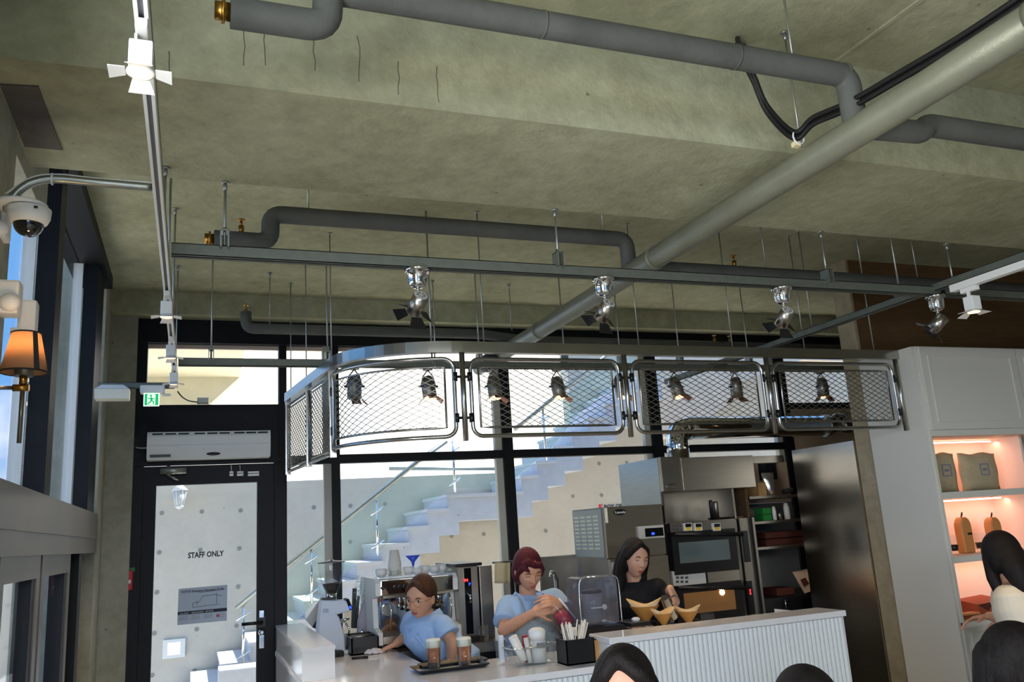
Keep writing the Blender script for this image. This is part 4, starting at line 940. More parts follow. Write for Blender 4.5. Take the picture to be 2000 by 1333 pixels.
# alcove above the oven with backing sheet and steel canister
al=thing('oven_alcove','polished steel splashback alcove above the oven with leaning sheets','splashback',(3.3,5.3,1.66))
zA=P(1370,1019,Y=YK).z; zB_=P(1370,957,Y=YK).z
B().box((xo0,5.45,zA),(xo1+.02,5.5,zB_)).build('back_sheet',M_steel,al); B().box((xo0-.01,5.04,zA),(xo0,5.5,zB_)).build('side_sheet',M_steel2,al); B().box((xo1+.01,5.04,zA),(xo1+.025,5.5,zB_)).build('side_sheet',M_steel2,al)
for px,r_,h_,lab in ((1392,.014,.13,'thin black cylinder standing on the oven, left of the pair'),(1401,.018,.12,'dark steel canister standing on top of the oven')):
    q=P(px,1018,Y=5.15); o=B().lathe([(r_,0),(r_,h_),(r_*.8,h_+.01)],(q.x,5.15,zA+.001),16).build('canister',M_blackp if r_<.016 else M_steel2); tag(o,lab,'canister')
q=P(1425,1016,Y=5.15); o=B().hull8([(q.x-.07,5.1,zA+.001),(q.x+.07,5.1,zA+.001),(q.x+.07,5.3,zA+.001),(q.x-.07,5.3,zA+.001),(q.x-.08,5.09,zA+.018),(q.x+.08,5.09,zA+.018),(q.x+.08,5.31,zA+.018),(q.x-.08,5.31,zA+.018)]).build('baking_tray',M_steel2); tag(o,'shallow steel baking tray lying on top of the oven','tray')
# narrow side oven column
sc=thing('control_column','narrow steel proofer column with two dark vertical displays right of the oven','oven column',(3.72,5.3,0))
xs0,xs1=xo1+.03,P(1487,1100,Y=YK).x
B().box((xs0,YK+.02,0),(xs1,5.6,P(1460,1012,Y=YK).z)).build('column_body',M_steel2,sc)
B().box(((xs0+xs1)/2+.02,YK,.1),((xs0+xs1)/2+.03,YK+.021,1.62)).build('seam',M_black,sc)
pb(B(),1450,1038,1467,1098,YK,.02,.0).build('upper_display',M_screen,sc); e=pb(B(),1459,1136,1476,1200,YK,.02,.0).build('lower_display',M_screen,sc)
text('2',"red_digit",M_redled,e,P(1464,1156,Y=YK-.004),(1,0,0),(0,0,1),.016,bold=.03); text('8',"red_digit",M_redled,e,P(1465,1162,Y=YK-.004),(1,0,0),(0,0,1),.014,bold=.03)
# hood
hd=thing('extraction_hood','shiny steel extraction hood above the oven','hood',(3.35,5.3,1.83))
xh0=P(1290,930,Y=YK).x+.01; xh1=P(1473,920,Y=YK).x; zh0=P(1380,957,Y=YK).z; zh1=P(1380,893,Y=YK).z; xm=P(1331,930,Y=YK).x
B().box((xh0,YK,zh0),(xm,5.6,zh1+.01),.004).build('hood_end',M_steel2,hd); B().box((xm+.003,YK-.004,zh0),(xh1,5.6,zh1),.004).build('hood_body',M_steel,hd)
yf=P(1210,905,X=xh0).y; B().box((xh0-.012,YK+.02,P(1250,992,X=xh0).z),(xh0,min(yf,5.62),zh1+.008)).build('side_sheet',M_steel,hd,'pale steel side sheet')
c=P(1311,951,Y=YK); bb=B(); bb.ball((c.x,YK-.001,c.z),(.045,.004,.02),20,6); bb.build('inspection_cap',M_steel2,hd)
B().box((xh1+.005,5.02,zh1-.055),(4.015,5.1,zh1-.005)).build('link_sheet',M_steel,hd)
du=thing('exhaust_duct','shiny flexible exhaust duct rising from the hood and bending right behind the mesh canopy','duct',(3.4,5.36,2.1))
Yd=5.36; z_h=P(1450,835,Y=Yd).z; xa=P(1322,860,Y=Yd).x; xe=P(1612,838,Y=Yd).x
pth=fillet([(xa,Yd,zh1),(xa,Yd,z_h),(xe,Yd,z_h)],.15,8)
B().tube(pth,[.082+(.003 if i%2 else 0) for i in range(len(pth))],24).build('duct_body',M_chrome,du)
for i in (1,3,5,7,9,11): 
    p=pth[min(i,len(pth)-1)]; t_=(pth[min(i+1,len(pth)-1)]-pth[i-1]).normalized(); u=t_.cross(Vector((0,1,0))).normalized(); v=Vector((0,1,0)); B().tube([p+u*.085*math.cos(a)+v*.085*math.sin(a) for a in [2*PI*k/24 for k in range(24)]],.003,5,closed=True).build('duct_ring',M_steel,du)
B().cyl((xe-.005,Yd,z_h),(xe+.02,Yd,z_h),.088,n=24).build('duct_collar',M_steel,du)
bb=B(); cc_=P(1640,835,Y=5.45); bb.tube([cc_+Vector((.075*math.cos(t),.0,.085*math.sin(t))) for t in [PI*1.15-PI*1.3*k/10 for k in range(11)]],.035,14); o=bb.build('flexible_hose',M_steel2,du,'short dark flexible hose bend')
# shelves between column and cladding
su=thing('kitchen_shelves','steel wall shelves between the oven column and the tall steel cladding','shelves',(3.9,5.3,0))
xk0,xk1=xs1+.012,4.50
B().box((xk0,5.11,0),(xk0+.025,5.6,2.0)).build('upright',M_wood,su); B().box((xk0,5.6,0),(xk1,5.64,1.12)).box((xk0,5.6,1.12),(xk1,5.64,1.72)).build('lower_back_panel',mat('grey_back_panel',(120,118,112),.7),su)
B().box((xk0,5.6,1.721),(xk1,5.64,2.04)).build('upper_back_panel',mat('beige_back_panel',(206,178,148),.8),su,'beige upper back panel')
shz=[P(1530,y,Y=5.1).z for y in (967,1016,1066)]
for z in shz: B().box((xk0+.03,5.1,z-.018),(xk1,5.6,z)).build('shelf',M_steel2,su)
B().box((xk0,5.1,P(1540,1166,Y=5.1).z-.03),(xk1,5.6,P(1540,1166,Y=5.1).z)).box((xk0,5.12,0),(xk1,5.6,P(1540,1166,Y=5.1).z-.03)).build('base_cabinet',M_blackp,su)
zbk=P(1540,1166,Y=5.1).z
B().tube([(3.93,5.1,.98),(3.93,5.1,1.04)],.006,6).build('cabinet_handle',M_chrome,su)
def put(name,label,cat,m,px,z,w,d,h,y=5.2,bev=.004,grp=None):
    x=P(px,1000,Y=y).x if False else px
    o=B().box((px-w/2,y,z+.001),(px+w/2,y+d,z+h),bev).build(name,m); return tag(o,label,cat,grp)
fx=lambda px,py:P(px,py,Y=5.2).x
put('cardboard_box','brown cardboard box on the top kitchen shelf beside the silver bag','box',M_kraft,fx(1488,945),shz[0],.07,.2,.10)
q=fx(1504,930); b=B(); 
b.loft([((q,5.22,shz[0]+.002),.035,.03),((q,5.22,shz[0]+.06),.04,.03),((q-.005,5.22,shz[0]+.12),.05,.022),((q-.008,5.22,shz[0]+.17),.055,.006)],(0,0,1),14); o=b.build('foil_bag',mat('crumpled_foil',(216,212,208),.25,.9,bump=1.0,bscale=26)); tag(o,'crumpled silver foil bag standing on the top kitchen shelf','bag')
b=B(); x=fx(1540,955); b.loft([((x-.05,5.2,shz[0]+.022),.02,.02),((x,5.2,shz[0]+.03),.03,.022),((x+.05,5.22,shz[0]+.036),.02,.016)],None,10); o=b.build('black_pouch',M_matblack); tag(o,'small rumpled black pouch lying on the top kitchen shelf','pouch')
o=B().box((fx(1551,920)-.02,5.5,P(1555,935,Y=5.5).z),(fx(1563,920)+.02,5.6,P(1555,900,Y=5.5).z)).build('wall_speaker',M_matblack); tag(o,'dark rectangular box hung on the beige panel beside the steel cladding','box')
for k in range(2): put('green_carton',('lower' if k==0 else 'upper')+' green carton of the stack of two on the second kitchen shelf','carton',M_green,fx(1499,1005),shz[1]+k*.047,.075,.1,.045,grp='green cartons')
for k,(px,w_,h_,m_,lab) in enumerate(((1515,.03,.10,M_paper,'pale paper bag next to the green cartons'),(1525,.035,.06,M_steel2,'short steel jar between the pale bags'),(1540,.045,.12,M_paper,'taller pale paper bag on the second kitchen shelf'),(1571,.02,.07,M_wshirt,'white roll at the right end of the second kitchen shelf'))):
    x=fx(px,1000); o=B().loft([((x,5.22,shz[1]+.001),w_/2,w_/2),((x,5.22,shz[1]+h_*.7),w_/2,w_/2),((x,5.22,shz[1]+h_),w_/3,w_/4)],(0,0,1),12).build('paper_bag' if m_ is M_paper else 'jar',m_); tag(o,lab,'bag' if m_ is M_paper else 'jar')
for k in range(2): put('brown_crate',('lower' if k==0 else 'upper')+' dark red-brown crate on the third kitchen shelf','crate',M_rbrown,P(1533,1050,Y=5.2).x,shz[2]+k*.05,.34,.2,.045,grp='red-brown crates')
put('red_brown_tray','dark red-brown tray box on the lowest kitchen shelf beside the leaning menu sheet','tray',M_rbrown,fx(1535,1155),zbk,.16,.2,.05)
a=P(1547,1118,Y=5.12); c=P(1595,1150,Y=5.12)
o=B().prism([P(1548,1118,Y=5.18),P(1576,1112,Y=5.18),P(1597,1150,Y=5.12),P(1572,1160,Y=5.12)],(0,.006,0)).build('leaning_sheet',mat('beige_printed_sheet',(196,172,150),.7)); tag(o,'beige printed sheet leaning at a slant at the right end of the lowest kitchen shelf','sheet')
B().prism([P(1563,1133,Y=5.145),P(1573,1129,Y=5.145),P(1580,1141,Y=5.13),P(1571,1146,Y=5.13)],(0,-.002,0)).build('printed_mark',M_rbrown,o)
# sink splash panels and tap
sk=thing('sink_splashback','low steel splashback panels behind the sink, below the middle window','splashback',(2.2,5.55,1.0))
a0=P(1055,1090,Y=5.5); a1=P(1128,1088,Y=5.5); a2=P(1131,1088,Y=5.5); a3=P(1186,1088,Y=5.5)
B().box((a0.x,5.5,ZC),(a1.x,5.53,a0.z)).build('left_panel',M_steel2,sk); B().box((a2.x,5.5,ZC),(min(a3.x,2.54),5.53,a2.z)).build('right_panel',M_steel2,sk)
B().box((a0.x,5.49,a0.z-.004),(a1.x,5.54,a0.z+.004)).build('top_edge',M_steel,sk)
for px in (1090,): x=P(px,1160,Y=5.5).x; B().box((x,5.495,ZC),(x+.006,5.5,1.3)).build('seam',M_black,sk)
q=P(1134,1100,Y=5.45); o=B().cyl((q.x,5.45,q.z+.02),(q.x,5.45,q.z-.10),.008,n=8).build('blue_brush',M_bluep); tag(o,'bright blue brush handle hanging between the steel splash panels','brush')
tp=thing('swan_neck_tap','chrome swan-neck tap behind the red-haired barista','tap',(P(1090,1200,Y=5.2).x,5.2,ZC)); x=tp.location.x
B().tube(smooth([(x,5.2,ZC),(x,5.2,P(1090,1145,Y=5.2).z),(x-.01,5.19,P(1086,1122,Y=5.2).z),(x-.04,5.17,P(1078,1118,Y=5.2).z),(x-.055,5.15,P(1073,1128,Y=5.2).z)]),.011,10).build('spout',M_chrome,tp); B().cyl((x,5.2,ZC),(x,5.2,ZC+.03),.022,n=14).build('tap_base',M_chrome,tp)
# ================================================================ BACK COUNTER MACHINES
YE=5.12
em=thing('espresso_machine','two-group espresso machine with white side panels and chrome front on the back counter','espresso machine',(1.3,5.35,ZC))
xe0=P(738,1180,Y=YE).x; xe1=P(893,1180,Y=YE).x; zt=P(745,1131,Y=YE).z
B().box((xe0+.02,YE+.12,ZC+.05),(xe1-.02,5.6,zt-.01)).build('boiler_body',M_chrome,em)
for x in (xe0-.012,xe1-.02): B().prism([(x,y,z) for y,z in ((YE+.0,zt-.10),(YE+.0,zt-.03),(YE+.03,zt),(5.6,zt),(5.62,zt-.05),(5.62,ZC+.03),(YE-.03,ZC+.03),(YE-.03,ZC+.10),(YE+.08,ZC+.12),(YE+.10,zt-.12))],(.03,0,0)).build('side_panel',M_white,em,'white side panel')
B().box((xe0+.018,YE-.005,zt-.10),(xe1-.02,YE+.13,zt-.012),.006).build('front_fascia',M_chrome,em)
for u in (.06,.22,.28,.34,.58,.64,.70,.9): x=xe0+(xe1-xe0)*u; B().cyl((x,YE-.012,zt-.055),(x,YE,zt-.055),.011,n=12).build('button',M_blackp,em)
B().box((xe0+.03,YE-.02,zt-.115),(xe1-.03,YE,zt-.10)).build('trim_bar',M_steel,em)
for u in (.42,.78):
    x=xe0+(xe1-xe0)*u; gpp=B().cyl((x,YE+.05,zt-.17),(x,YE+.05,zt-.10),.033,n=18).cyl((x,YE+.05,zt-.19),(x,YE+.05,zt-.17),.038,n=18).build('group_head',M_chrome,em)
    B().tube([(x,YE+.03,zt-.185),(x-.01,YE-.08,zt-.195)],.011,10).cyl((x,YE+.05,zt-.205),(x,YE+.05,zt-.185),.030,n=16).build('portafilter',M_blackp,gpp)
for u in (.14,.9): 
    x=xe0+(xe1-xe0)*u; B().tube([(x,YE+.0,zt-.11),(x+.005,YE-.03,zt-.18),(x,YE-.02,ZC+.11)],.004,8).build('steam_wand',M_chrome,em)
x=xe0+(xe1-xe0)*.17; B().cyl((x,YE+.10,zt-.19),(x,YE+.118,zt-.19),.035,n=20).build('pressure_gauge',M_steel,em)
B().box((xe0+.02,YE-.03,ZC+.035),(xe1-.02,YE+.14,ZC+.075)).build('drip_tray',M_steel,em); B().box((xe0+.02,YE-.0,ZC+.002),(xe1-.02,5.58,ZC+.036)).build('base',M_blackp,em)
# things on top of it
zm=zt+.0
q=P(771,1110,Y=5.3); cs=thing('paper_cup_stack','tall stack of white paper cups upside down on the espresso machine','cups',(q.x,5.3,zm))
for k in range(7): B().lathe([(.042,k*.012),(.042,k*.012+.005),(.040,k*.012+.006),(.028,k*.012+.085)],(q.x,5.3,zm+.001),18).build('paper_cup',M_paper,cs)
nn=0
for px,py,r_,h_,m_,lab in ((742,1122,.035,.05,M_cupw,'first white cup from the left on the espresso machine'),(756,1126,.027,.04,G_clear,'clear glass cup on the espresso machine left of the paper cup stack'),(768,1128,.027,.035,G_clear,'clear glass cup in front of the paper cup stack'),(797,1116,.032,.05,M_cupw,'white cup right of the paper cup stack, back row'),(812,1118,.032,.04,M_cupw,'white cup in the middle of the cup row on the espresso machine'),(828,1113,.034,.05,M_cupw,'white cup under the blue funnel'),(845,1113,.032,.045,M_cupw,'white cup second from the right on the espresso machine'),(862,1120,.036,.05,M_cupw,'rightmost white cup on the espresso machine')):
    q=P(px,py,Y=5.3); o=B().lathe([(r_*.7,0),(r_,h_*.5),(r_,h_),(r_*.9,h_),(r_*.85,h_*.2)],(q.x,5.26+.03*(nn%2),zm+.001),18).tube([(q.x+r_,5.26+.03*(nn%2),zm+h_*.8),(q.x+r_+.015,5.26+.03*(nn%2),zm+h_*.5),(q.x+r_*.9,5.26+.03*(nn%2),zm+h_*.3)],.004,6).build('cup',m_); tag(o,lab,'cup','cups on the espresso machine'); nn+=1
q=P(812,1102,Y=5.35); o=B().loft([((q.x,5.42,zm+.05),.006,.006),((q.x,5.42,zm+.075),.012,.012),((q.x,5.42,zm+.115),.05,.03)],(0,0,1),14).cyl((q.x,5.42,zm+.001),(q.x,5.42,zm+.05),.005,n=8).build('blue_funnel',mat('blue_funnel_plastic',(60,90,220),.4)); tag(o,'blue funnel standing behind the cups on the espresso machine','funnel')
# water boiler tower
YB_=5.1; xw0=P(874,1170,Y=YB_).x; xw1=P(936,1170,Y=YB_).x; zt2=P(900,1108,Y=YB_).z
xw0=max(xw0,xe1+.012)
wb_=thing('water_boiler','tall steel water boiler with black front strip and glowing red and blue digits','boiler',((xw0+xw1)/2,5.3,ZC))
B().box((xw0,YB_+.01,ZC+.03),(xw1,5.5,zt2)).build('body',M_steel,wb_); B().box((xw0-.03,YB_-.03,zt2),(xw1+.02,5.52,zt2+.02),.004).build('top_cap',M_blackp,wb_)
xm0,xm1=xw0+.05,xw1-.04
f_=B().box((xw0+.035,YB_,ZC+.04),(xw1-.045,YB_+.011,zt2-.01)).build('front_strip',M_screen,wb_,'black glossy front strip'); B().box((xw0,YB_-.06,ZC+.001),(xw1,5.5,ZC+.03)).build('drip_base',M_blackp,wb_)
text('94','red_digits',M_redled,f_,((xw0+xw1)/2-.03,YB_-.003,zt2-.09),(1,0,0),(0,0,1),.018,bold=.03); text('P','blue_digits',M_bluelight,f_,((xw0+xw1)/2-.002,YB_-.003,zt2-.115),(1,0,0),(0,0,1),.018,bold=.03)
B().tube([((xw0+xw1)/2-.01,YB_,zt2-.16),((xw0+xw1)/2-.01,YB_-.05,zt2-.17),((xw0+xw1)/2-.01,YB_-.05,zt2-.21)],.007,8).build('spout',M_chrome,wb_)
xv1=P(966,1170,Y=YB_).x
o=B().box((xw1+.015,YB_+.02,ZC+.001),(xv1,5.5,zt2-.005),.006).build('ice_tower',M_steel2); tag(o,'plain steel tower unit beside the water boiler with a towel next to it','machine')
q=P(980,1120,Y=5.15)
tw=B(); pts=[]
for i in range(9):
    for j in range(7):
        u=i/8; v=j/6; a=P(966+31*u,1100+40*v,Y=5.15); pts.append((a.x,5.15+.012*math.sin(u*9),a.z))
tw.add(pts,[(i*7+j,i*7+j+1,(i+1)*7+j+1,(i+1)*7+j) for i in range(8) for j in range(6)],True); o=tw.build('cream_towel',M_cream2); md=o.modifiers.new('s','SOLIDIFY'); md.thickness=.006; tag(o,'cream towel with small stitched text hanging beside the red-haired barista','towel')
o=B().tube([P(962,1100,Y=5.16),P(1003,1097,Y=5.16)],.006,8).tube([P(1003,1097,Y=5.16),Vector((P(1003,1097,Y=5.16).x,5.16,ZC))],.006,8).build('towel_rack',M_steel2); tag(o,'thin steel stand carrying the cream towel','stand')
# glass by boiler
q=P(945,1235,Y=5.02); o=B().lathe([(.026,0),(.03,.09),(.028,.09),(.024,.006)],(q.x,5.02,ZC+.001),20).build('glass',G_clear); tag(o,'empty clear glass on the back counter right of the boiler','glass')
# left arm of the counter: grinder etc
YG=5.2
def G(px,py): p=P(px,py,Y=YG); return (p.x,p.z)
gr=thing('coffee_grinder','white electric coffee grinder with clear bean hopper and blue display','grinder',(G(650,1270)[0],YG,ZC))
def prof(pts,d0,d1): return B().prism([(G(*p)[0],YG-d0,G(*p)[1]) for p in pts],(0,d0+d1,0))
gz=ZC-G(650,1271)[1]
o=prof([(626,1172),(626,1180),(620,1225),(618,1262),(672,1272),(670,1240),(660,1205),(655,1200),(683,1193),(676,1173)],.055,.075)
gb=o.build('body',mat('grinder_white',(214,222,236),.3,coat=.4),gr); bv=gb.modifiers.new('b','BEVEL'); bv.width=.008; bv.segments=2
B().box((G(624,0)[0] if 0 else G(624,1265)[0],YG-.07,ZC+.001),(G(682,1268)[0],YG+.09,ZC+.022),.004).build('foot',M_white,gr)
x,z=G(648,1170); 
B().cyl((x,YG,z-.005),(x,YG,z+.03),.03,n=20).build('hopper_collar',M_chrome,gr); B().box((x-.06,YG-.035,z-.003),(x+.02,YG+.035,z+.010)).build('hopper_plate',M_blackp,gr)
zt3=G(645,1100)[1]; H3=zt3-z-.03
B().lathe([(.030,0),(.045,.03),(.065,H3*.45),(.074,H3*.75),(.076,H3)],(x,YG,z+.03),28,cap=False).build('hopper',G_clear,gr,'clear bean hopper')
B().lathe([(.028,.002),(.043,.03),(.055,H3*.32),(.0,H3*.33)],(x,YG,z+.03),24).build('coffee_beans',M_beans,gr,'dark coffee beans')
B().lathe([(.001,H3*.34),(.04,H3*.36),(.001,H3*.52)],(x,YG,z+.03),20).build('inner_cone',G_frost,gr)
B().lathe([(.082,0),(.078,.006),(.02,.012),(.008,.02)],(x,YG,zt3),28).build('hopper_lid',mat('smoked_lid',(120,110,96),.2),gr)
B().prism([(G(*p)[0],YG-.057,G(*p)[1]) for p in ((672,1171),(678,1169),(686,1189),(680,1192))],(0,.1,0)).build('display',M_screen,gr); B().prism([(G(*p)[0],YG-.059,G(*p)[1]) for p in ((678,1184),(682,1183),(684,1188),(680,1189))],(0,.01,0)).build('blue_digit',M_bluelight,gr,'blue glowing digit')
for k in range(3): a=G(628,1190+k*3); c=G(639,1190+k*3); B().box((a[0],YG-.0575,a[1]-.001),(c[0],YG-.054,a[1]+.001)).build('vent_slot',M_text,gr)
a=G(664,1213); B().tube([(a[0],YG-.02,a[1]),(a[0]+.05,YG-.03,a[1]+.01)],.008,8).tube([(a[0]+.03,YG-.02,a[1]-.015),(a[0]+.05,YG-.02,a[1]-.05),(a[0]+.045,YG-.02,a[1]-.09)],.006,8).box((a[0],YG-.03,a[1]-.012),(a[0]+.03,YG+.01,a[1]+.006)).build('portafilter_fork',M_chrome,gr)
# leaning menu board behind the grinder
o=B().prism([P(597,1212,Y=5.5),P(626,1170,Y=5.5),P(640,1182,Y=5.5),P(612,1228,Y=5.5)],(0,.01,0)).build('leaning_board',mat('board_cream',(206,202,190),.6)); tag(o,'cream board with dark edge leaning on the counter end box behind the grinder','board')
o2=B().prism([P(610,1226,Y=5.49),P(632,1190,Y=5.49),P(640,1200,Y=5.49),P(622,1232,Y=5.49)],(0,.008,0)).build('dark_edge',M_navy,o)
# knock box
kb=thing('knock_box','black open knock box on the worktop right of the grinder','box',(1.0,5.3,ZC))
a=P(680,1260,Y=4.98); c=P(742,1224,Y=4.98); ks=B()
x0_,x1_=a.x+.025,min(c.x,1.12); y0_,y1_=5.02,5.3; zt4=ZC+.095
ks.box((x0_,y0_,ZC+.001),(x1_,y0_+.008,zt4)).box((x0_,y1_-.008,ZC+.001),(x1_,y1_,zt4)).box((x0_,y0_,ZC+.001),(x0_+.008,y1_,zt4)).box((x1_-.008,y0_,ZC+.001),(x1_,y1_,zt4)).box((x0_,y0_,ZC+.001),(x1_,y1_,ZC+.01)); ks.build('box_shell',M_blackp,kb)
B().tube([(x0_,(y0_+y1_)/2,zt4-.01),(x1_,(y0_+y1_)/2,zt4-.01)],.012,8).build('knock_bar',M_steel2,kb)
for px,lab in ((707,'left round chrome tamper on the back counter in front of the espresso machine'),(724,'right round chrome tamper on the back counter in front of the espresso machine')):
    q=P(px,1215,Y=5.40); x=q.x; t=thing('tamper',lab,'tamper',(x,5.42,ZC),'tampers'); B().lathe([(.03,0),(.031,.03),(.026,.045),(.012,.055)],(x,5.42,ZC+.001),20).build('base',M_chrome,t); B().lathe([(.010,.055),(.018,.075),(.017,.095),(.004,.105)],(x,5.42,ZC+.001),16).build('knob',M_chrome,t)
# rack with leaning glass stacks
rk=thing('glass_rack','black slim rack holding two leaning stacks of clear glasses','rack',(P(700,1180,Y=5.5).x,5.5,ZC))
x=rk.location.x; B().prism([P(690,1150,Y=5.52),P(697,1150,Y=5.52),P(694,1228,Y=5.52),P(687,1228,Y=5.52)],(0,.03,0)).prism([P(699,1165,Y=5.5),P(703,1165,Y=5.5),P(698,1228,Y=5.5),P(693,1228,Y=5.5)],(0,.03,0)).build('rack_frame',M_blackp,rk)
for (ax,ay,bx_,by,lab) in ((704,1133,698,1165,'left leaning stack of clear glasses by the espresso machine'),(708,1150,703,1182,'right leaning stack of clear glasses by the espresso machine')):
    t=thing('glass_stack',lab,'glasses',P(bx_,by,Y=5.45),'leaning glass stacks'); A_=P(ax,ay,Y=5.45); C_=P(bx_,by,Y=5.45)
    for k in range(4):
        p=C_.lerp(A_,k/3); d=(A_-C_).normalized(); B().loft([(p-d*.02,.022,.022),(p+d*.022,.026,.026)],d,18,cap=False).tube([p+d*.022+Vector((.026*math.cos(t_),.026*math.sin(t_),0)) for t_ in [2*PI*i/16 for i in range(16)]],.002,5,closed=True).build('glass',G_clear,t)
q=P(714,1200,Y=5.40); o=B().loft([((q.x,5.47,ZC+.08),.045,.04),((q.x+.003,5.47,ZC+.15),.042,.035),((q.x+.012,5.47,ZC+.24),.022,.02),((q.x+.014,5.47,ZC+.27),.008,.008)],(0,0,1),16).build('grey_cloth',mat('mauve_grey_cloth',(178,170,180),.9,bump=.5,bscale=40)); tag(o,'mauve grey cloth hanging over the left side of the espresso machine','cloth')
# cloth heap and knife on the counter corner
c=P(730,1277,Z=ZC); vs=[];n=18
b=B(); rnd=random.Random(3)
for i in range(n):
    for j in range(n):
        u=(i/(n-1)-.5)*2; v=(j/(n-1)-.5)*2; r_=math.sqrt(u*u+v*v)
        h=max(0,.028*(1-r_**2))*(1+.5*math.sin(7*u+2*v)*math.cos(5*v-u))+.002
        vs.append((c.x+u*.065,c.y+v*.05,ZC+.001+max(.001,h)))
b.add(vs,[(i*n+j,i*n+j+1,(i+1)*n+j+1,(i+1)*n+j) for i in range(n-1) for j in range(n-1) if ((i-8.5)**2+(j-8.5)**2)<78],True); o=b.build('crumpled_cloth',mat('white_grey_cloth',(214,210,214),.9,bump=.5,bscale=60)); md=o.modifiers.new('s','SOLIDIFY'); md.thickness=.002; tag(o,'crumpled white cloth heap on the worktop near the leaning barista hand','cloth')
a=P(687,1287,Z=ZC+.006); d=P(740,1283,Z=ZC+.006); kn=thing('kitchen_knife','dark handled knife lying on the worktop beside the crumpled cloth','knife',(a.x,a.y,ZC)); m_=a.lerp(d,.6)
B().tube([a,m_],.008,8).build('handle',M_blackp,kn); B().box((m_.x,m_.y-.01,ZC+.003),(d.x,m_.y+.008,ZC+.006)).build('blade',M_steel,kn)
q=P(660,1283,Z=ZC); o=B().box((q.x-.03,q.y-.04,ZC+.001),(q.x+.03,q.y+.04,ZC+.03),.005).build('black_card_holder',M_matblack); tag(o,'small black holder half hidden behind the white counter end box','holder')
q=P(695,1272,Z=ZC); o=B().lathe([(.055,0),(.065,.006),(.06,.008),(.05,.003)],(q.x,q.y,ZC+.001),24).build('steel_saucer',M_steel); tag(o,'shallow steel saucer on the worktop in front of the black knock box','saucer')
# trays with iced coffees
def tray(px,py,lab,dx=.20,dy=.11,z=ZC):
    c=P(px,py,Z=z); t=thing('serving_tray',lab,'tray',(c.x,c.y,z),'black serving trays')
    B().box((c.x-dx,c.y-dy,z+.001),(c.x+dx,c.y+dy,z+.006)).build('tray_base',M_tray,t,'pale worn inside')
    for s in (-1,1):
        B().hull8([(c.x-dx,c.y+s*dy,z+.001),(c.x+dx,c.y+s*dy,z+.001),(c.x+dx,c.y+s*(dy+.004),z+.001),(c.x-dx,c.y+s*(dy+.004),z+.001),(c.x-dx-.008,c.y+s*(dy+.016),z+.018),(c.x+dx+.008,c.y+s*(dy+.016),z+.018),(c.x+dx+.008,c.y+s*(dy+.022),z+.018),(c.x-dx-.008,c.y+s*(dy+.022),z+.018)]).build('tray_rim',M_blackp,t)
        B().hull8([(c.x+s*dx,c.y-dy,z+.001),(c.x+s*(dx+.004),c.y-dy,z+.001),(c.x+s*(dx+.004),c.y+dy,z+.001),(c.x+s*dx,c.y+dy,z+.001),(c.x+s*(dx+.02),c.y-dy-.01,z+.018),(c.x+s*(dx+.026),c.y-dy-.01,z+.018),(c.x+s*(dx+.026),c.y+dy+.01,z+.018),(c.x+s*(dx+.02),c.y+dy+.01,z+.018)]).build('tray_rim',M_blackp,t)
    return t
c1=P(848,1306,Z=ZC+.007); c2=P(908,1303,Z=ZC+.007)
tc_=(c1+c2)/2
t1=thing('serving_tray','black serving tray under the two iced coffees, front of the two trays','tray',(tc_.x,tc_.y,ZC),'black serving trays')
def traygeo(t,c,dx,dy,z):
    B().box((c.x-dx,c.y-dy,z+.001),(c.x+dx,c.y+dy,z+.006)).build('tray_base',M_tray,t,'pale worn inside')
    r0=[(c.x-dx,c.y-dy),(c.x+dx,c.y-dy),(c.x+dx,c.y+dy),(c.x-dx,c.y+dy)]; r1=[(c.x-dx-.02,c.y-dy-.02),(c.x+dx+.02,c.y-dy-.02),(c.x+dx+.02,c.y+dy+.02),(c.x-dx-.02,c.y+dy+.02)]
    b=B()
    for k in range(4):
        a,e=r0[k],r0[(k+1)%4]; f,g=r1[k],r1[(k+1)%4]
        b.hull8([(a[0],a[1],z+.001),(e[0],e[1],z+.001),(e[0],e[1],z+.006),(a[0],a[1],z+.006),(f[0],f[1],z+.016),(g[0],g[1],z+.016),(g[0],g[1],z+.021),(f[0],f[1],z+.021)])
    b.build('tray_rim',M_blackp,t)
traygeo(t1,tc_,.155,.075,ZC)
c3=Vector((tc_.x+.05,4.25,ZC)) 
def iced(c,lab):
    t=thing('iced_coffee',lab,'drink',(c.x,c.y,ZC+.007),'iced coffees with milk foam')
    B().lathe([(.030,.0),(.031,.004),(.040,.128),(.038,.128),(.029,.006)],(c.x,c.y,ZC+.007),28).build('glass',G_clear,t)
    B().lathe([(.0302,.0285),(.035,.096)],(c.x,c.y,ZC+.007),24).build('coffee',M_coffee,t,'amber coffee'); B().lathe([(.0285,.006),(.0300,.028)],(c.x,c.y,ZC+.007),24).build('coffee_base',mat('dark_syrup',(46,24,16),.4),t,'nearly black bottom layer')
    B().lathe([(.0352,.0965),(.0375,.126),(.034,.136),(.01,.139)],(c.x,c.y,ZC+.007),24).build('milk_foam',M_foam,t,'white foam')
iced(c1,'left iced coffee with thick white foam in a clear glass on the tray'); iced(c2,'right iced coffee with thick white foam in a clear glass on the tray')
t2=thing('serving_tray','second black serving tray half hidden behind the two iced coffees','tray',(c3.x,c3.y,ZC),'black serving trays'); 
traygeo(t2,Vector((tc_.x+.045,YBk-.065,ZC)),.15,.035,ZC)
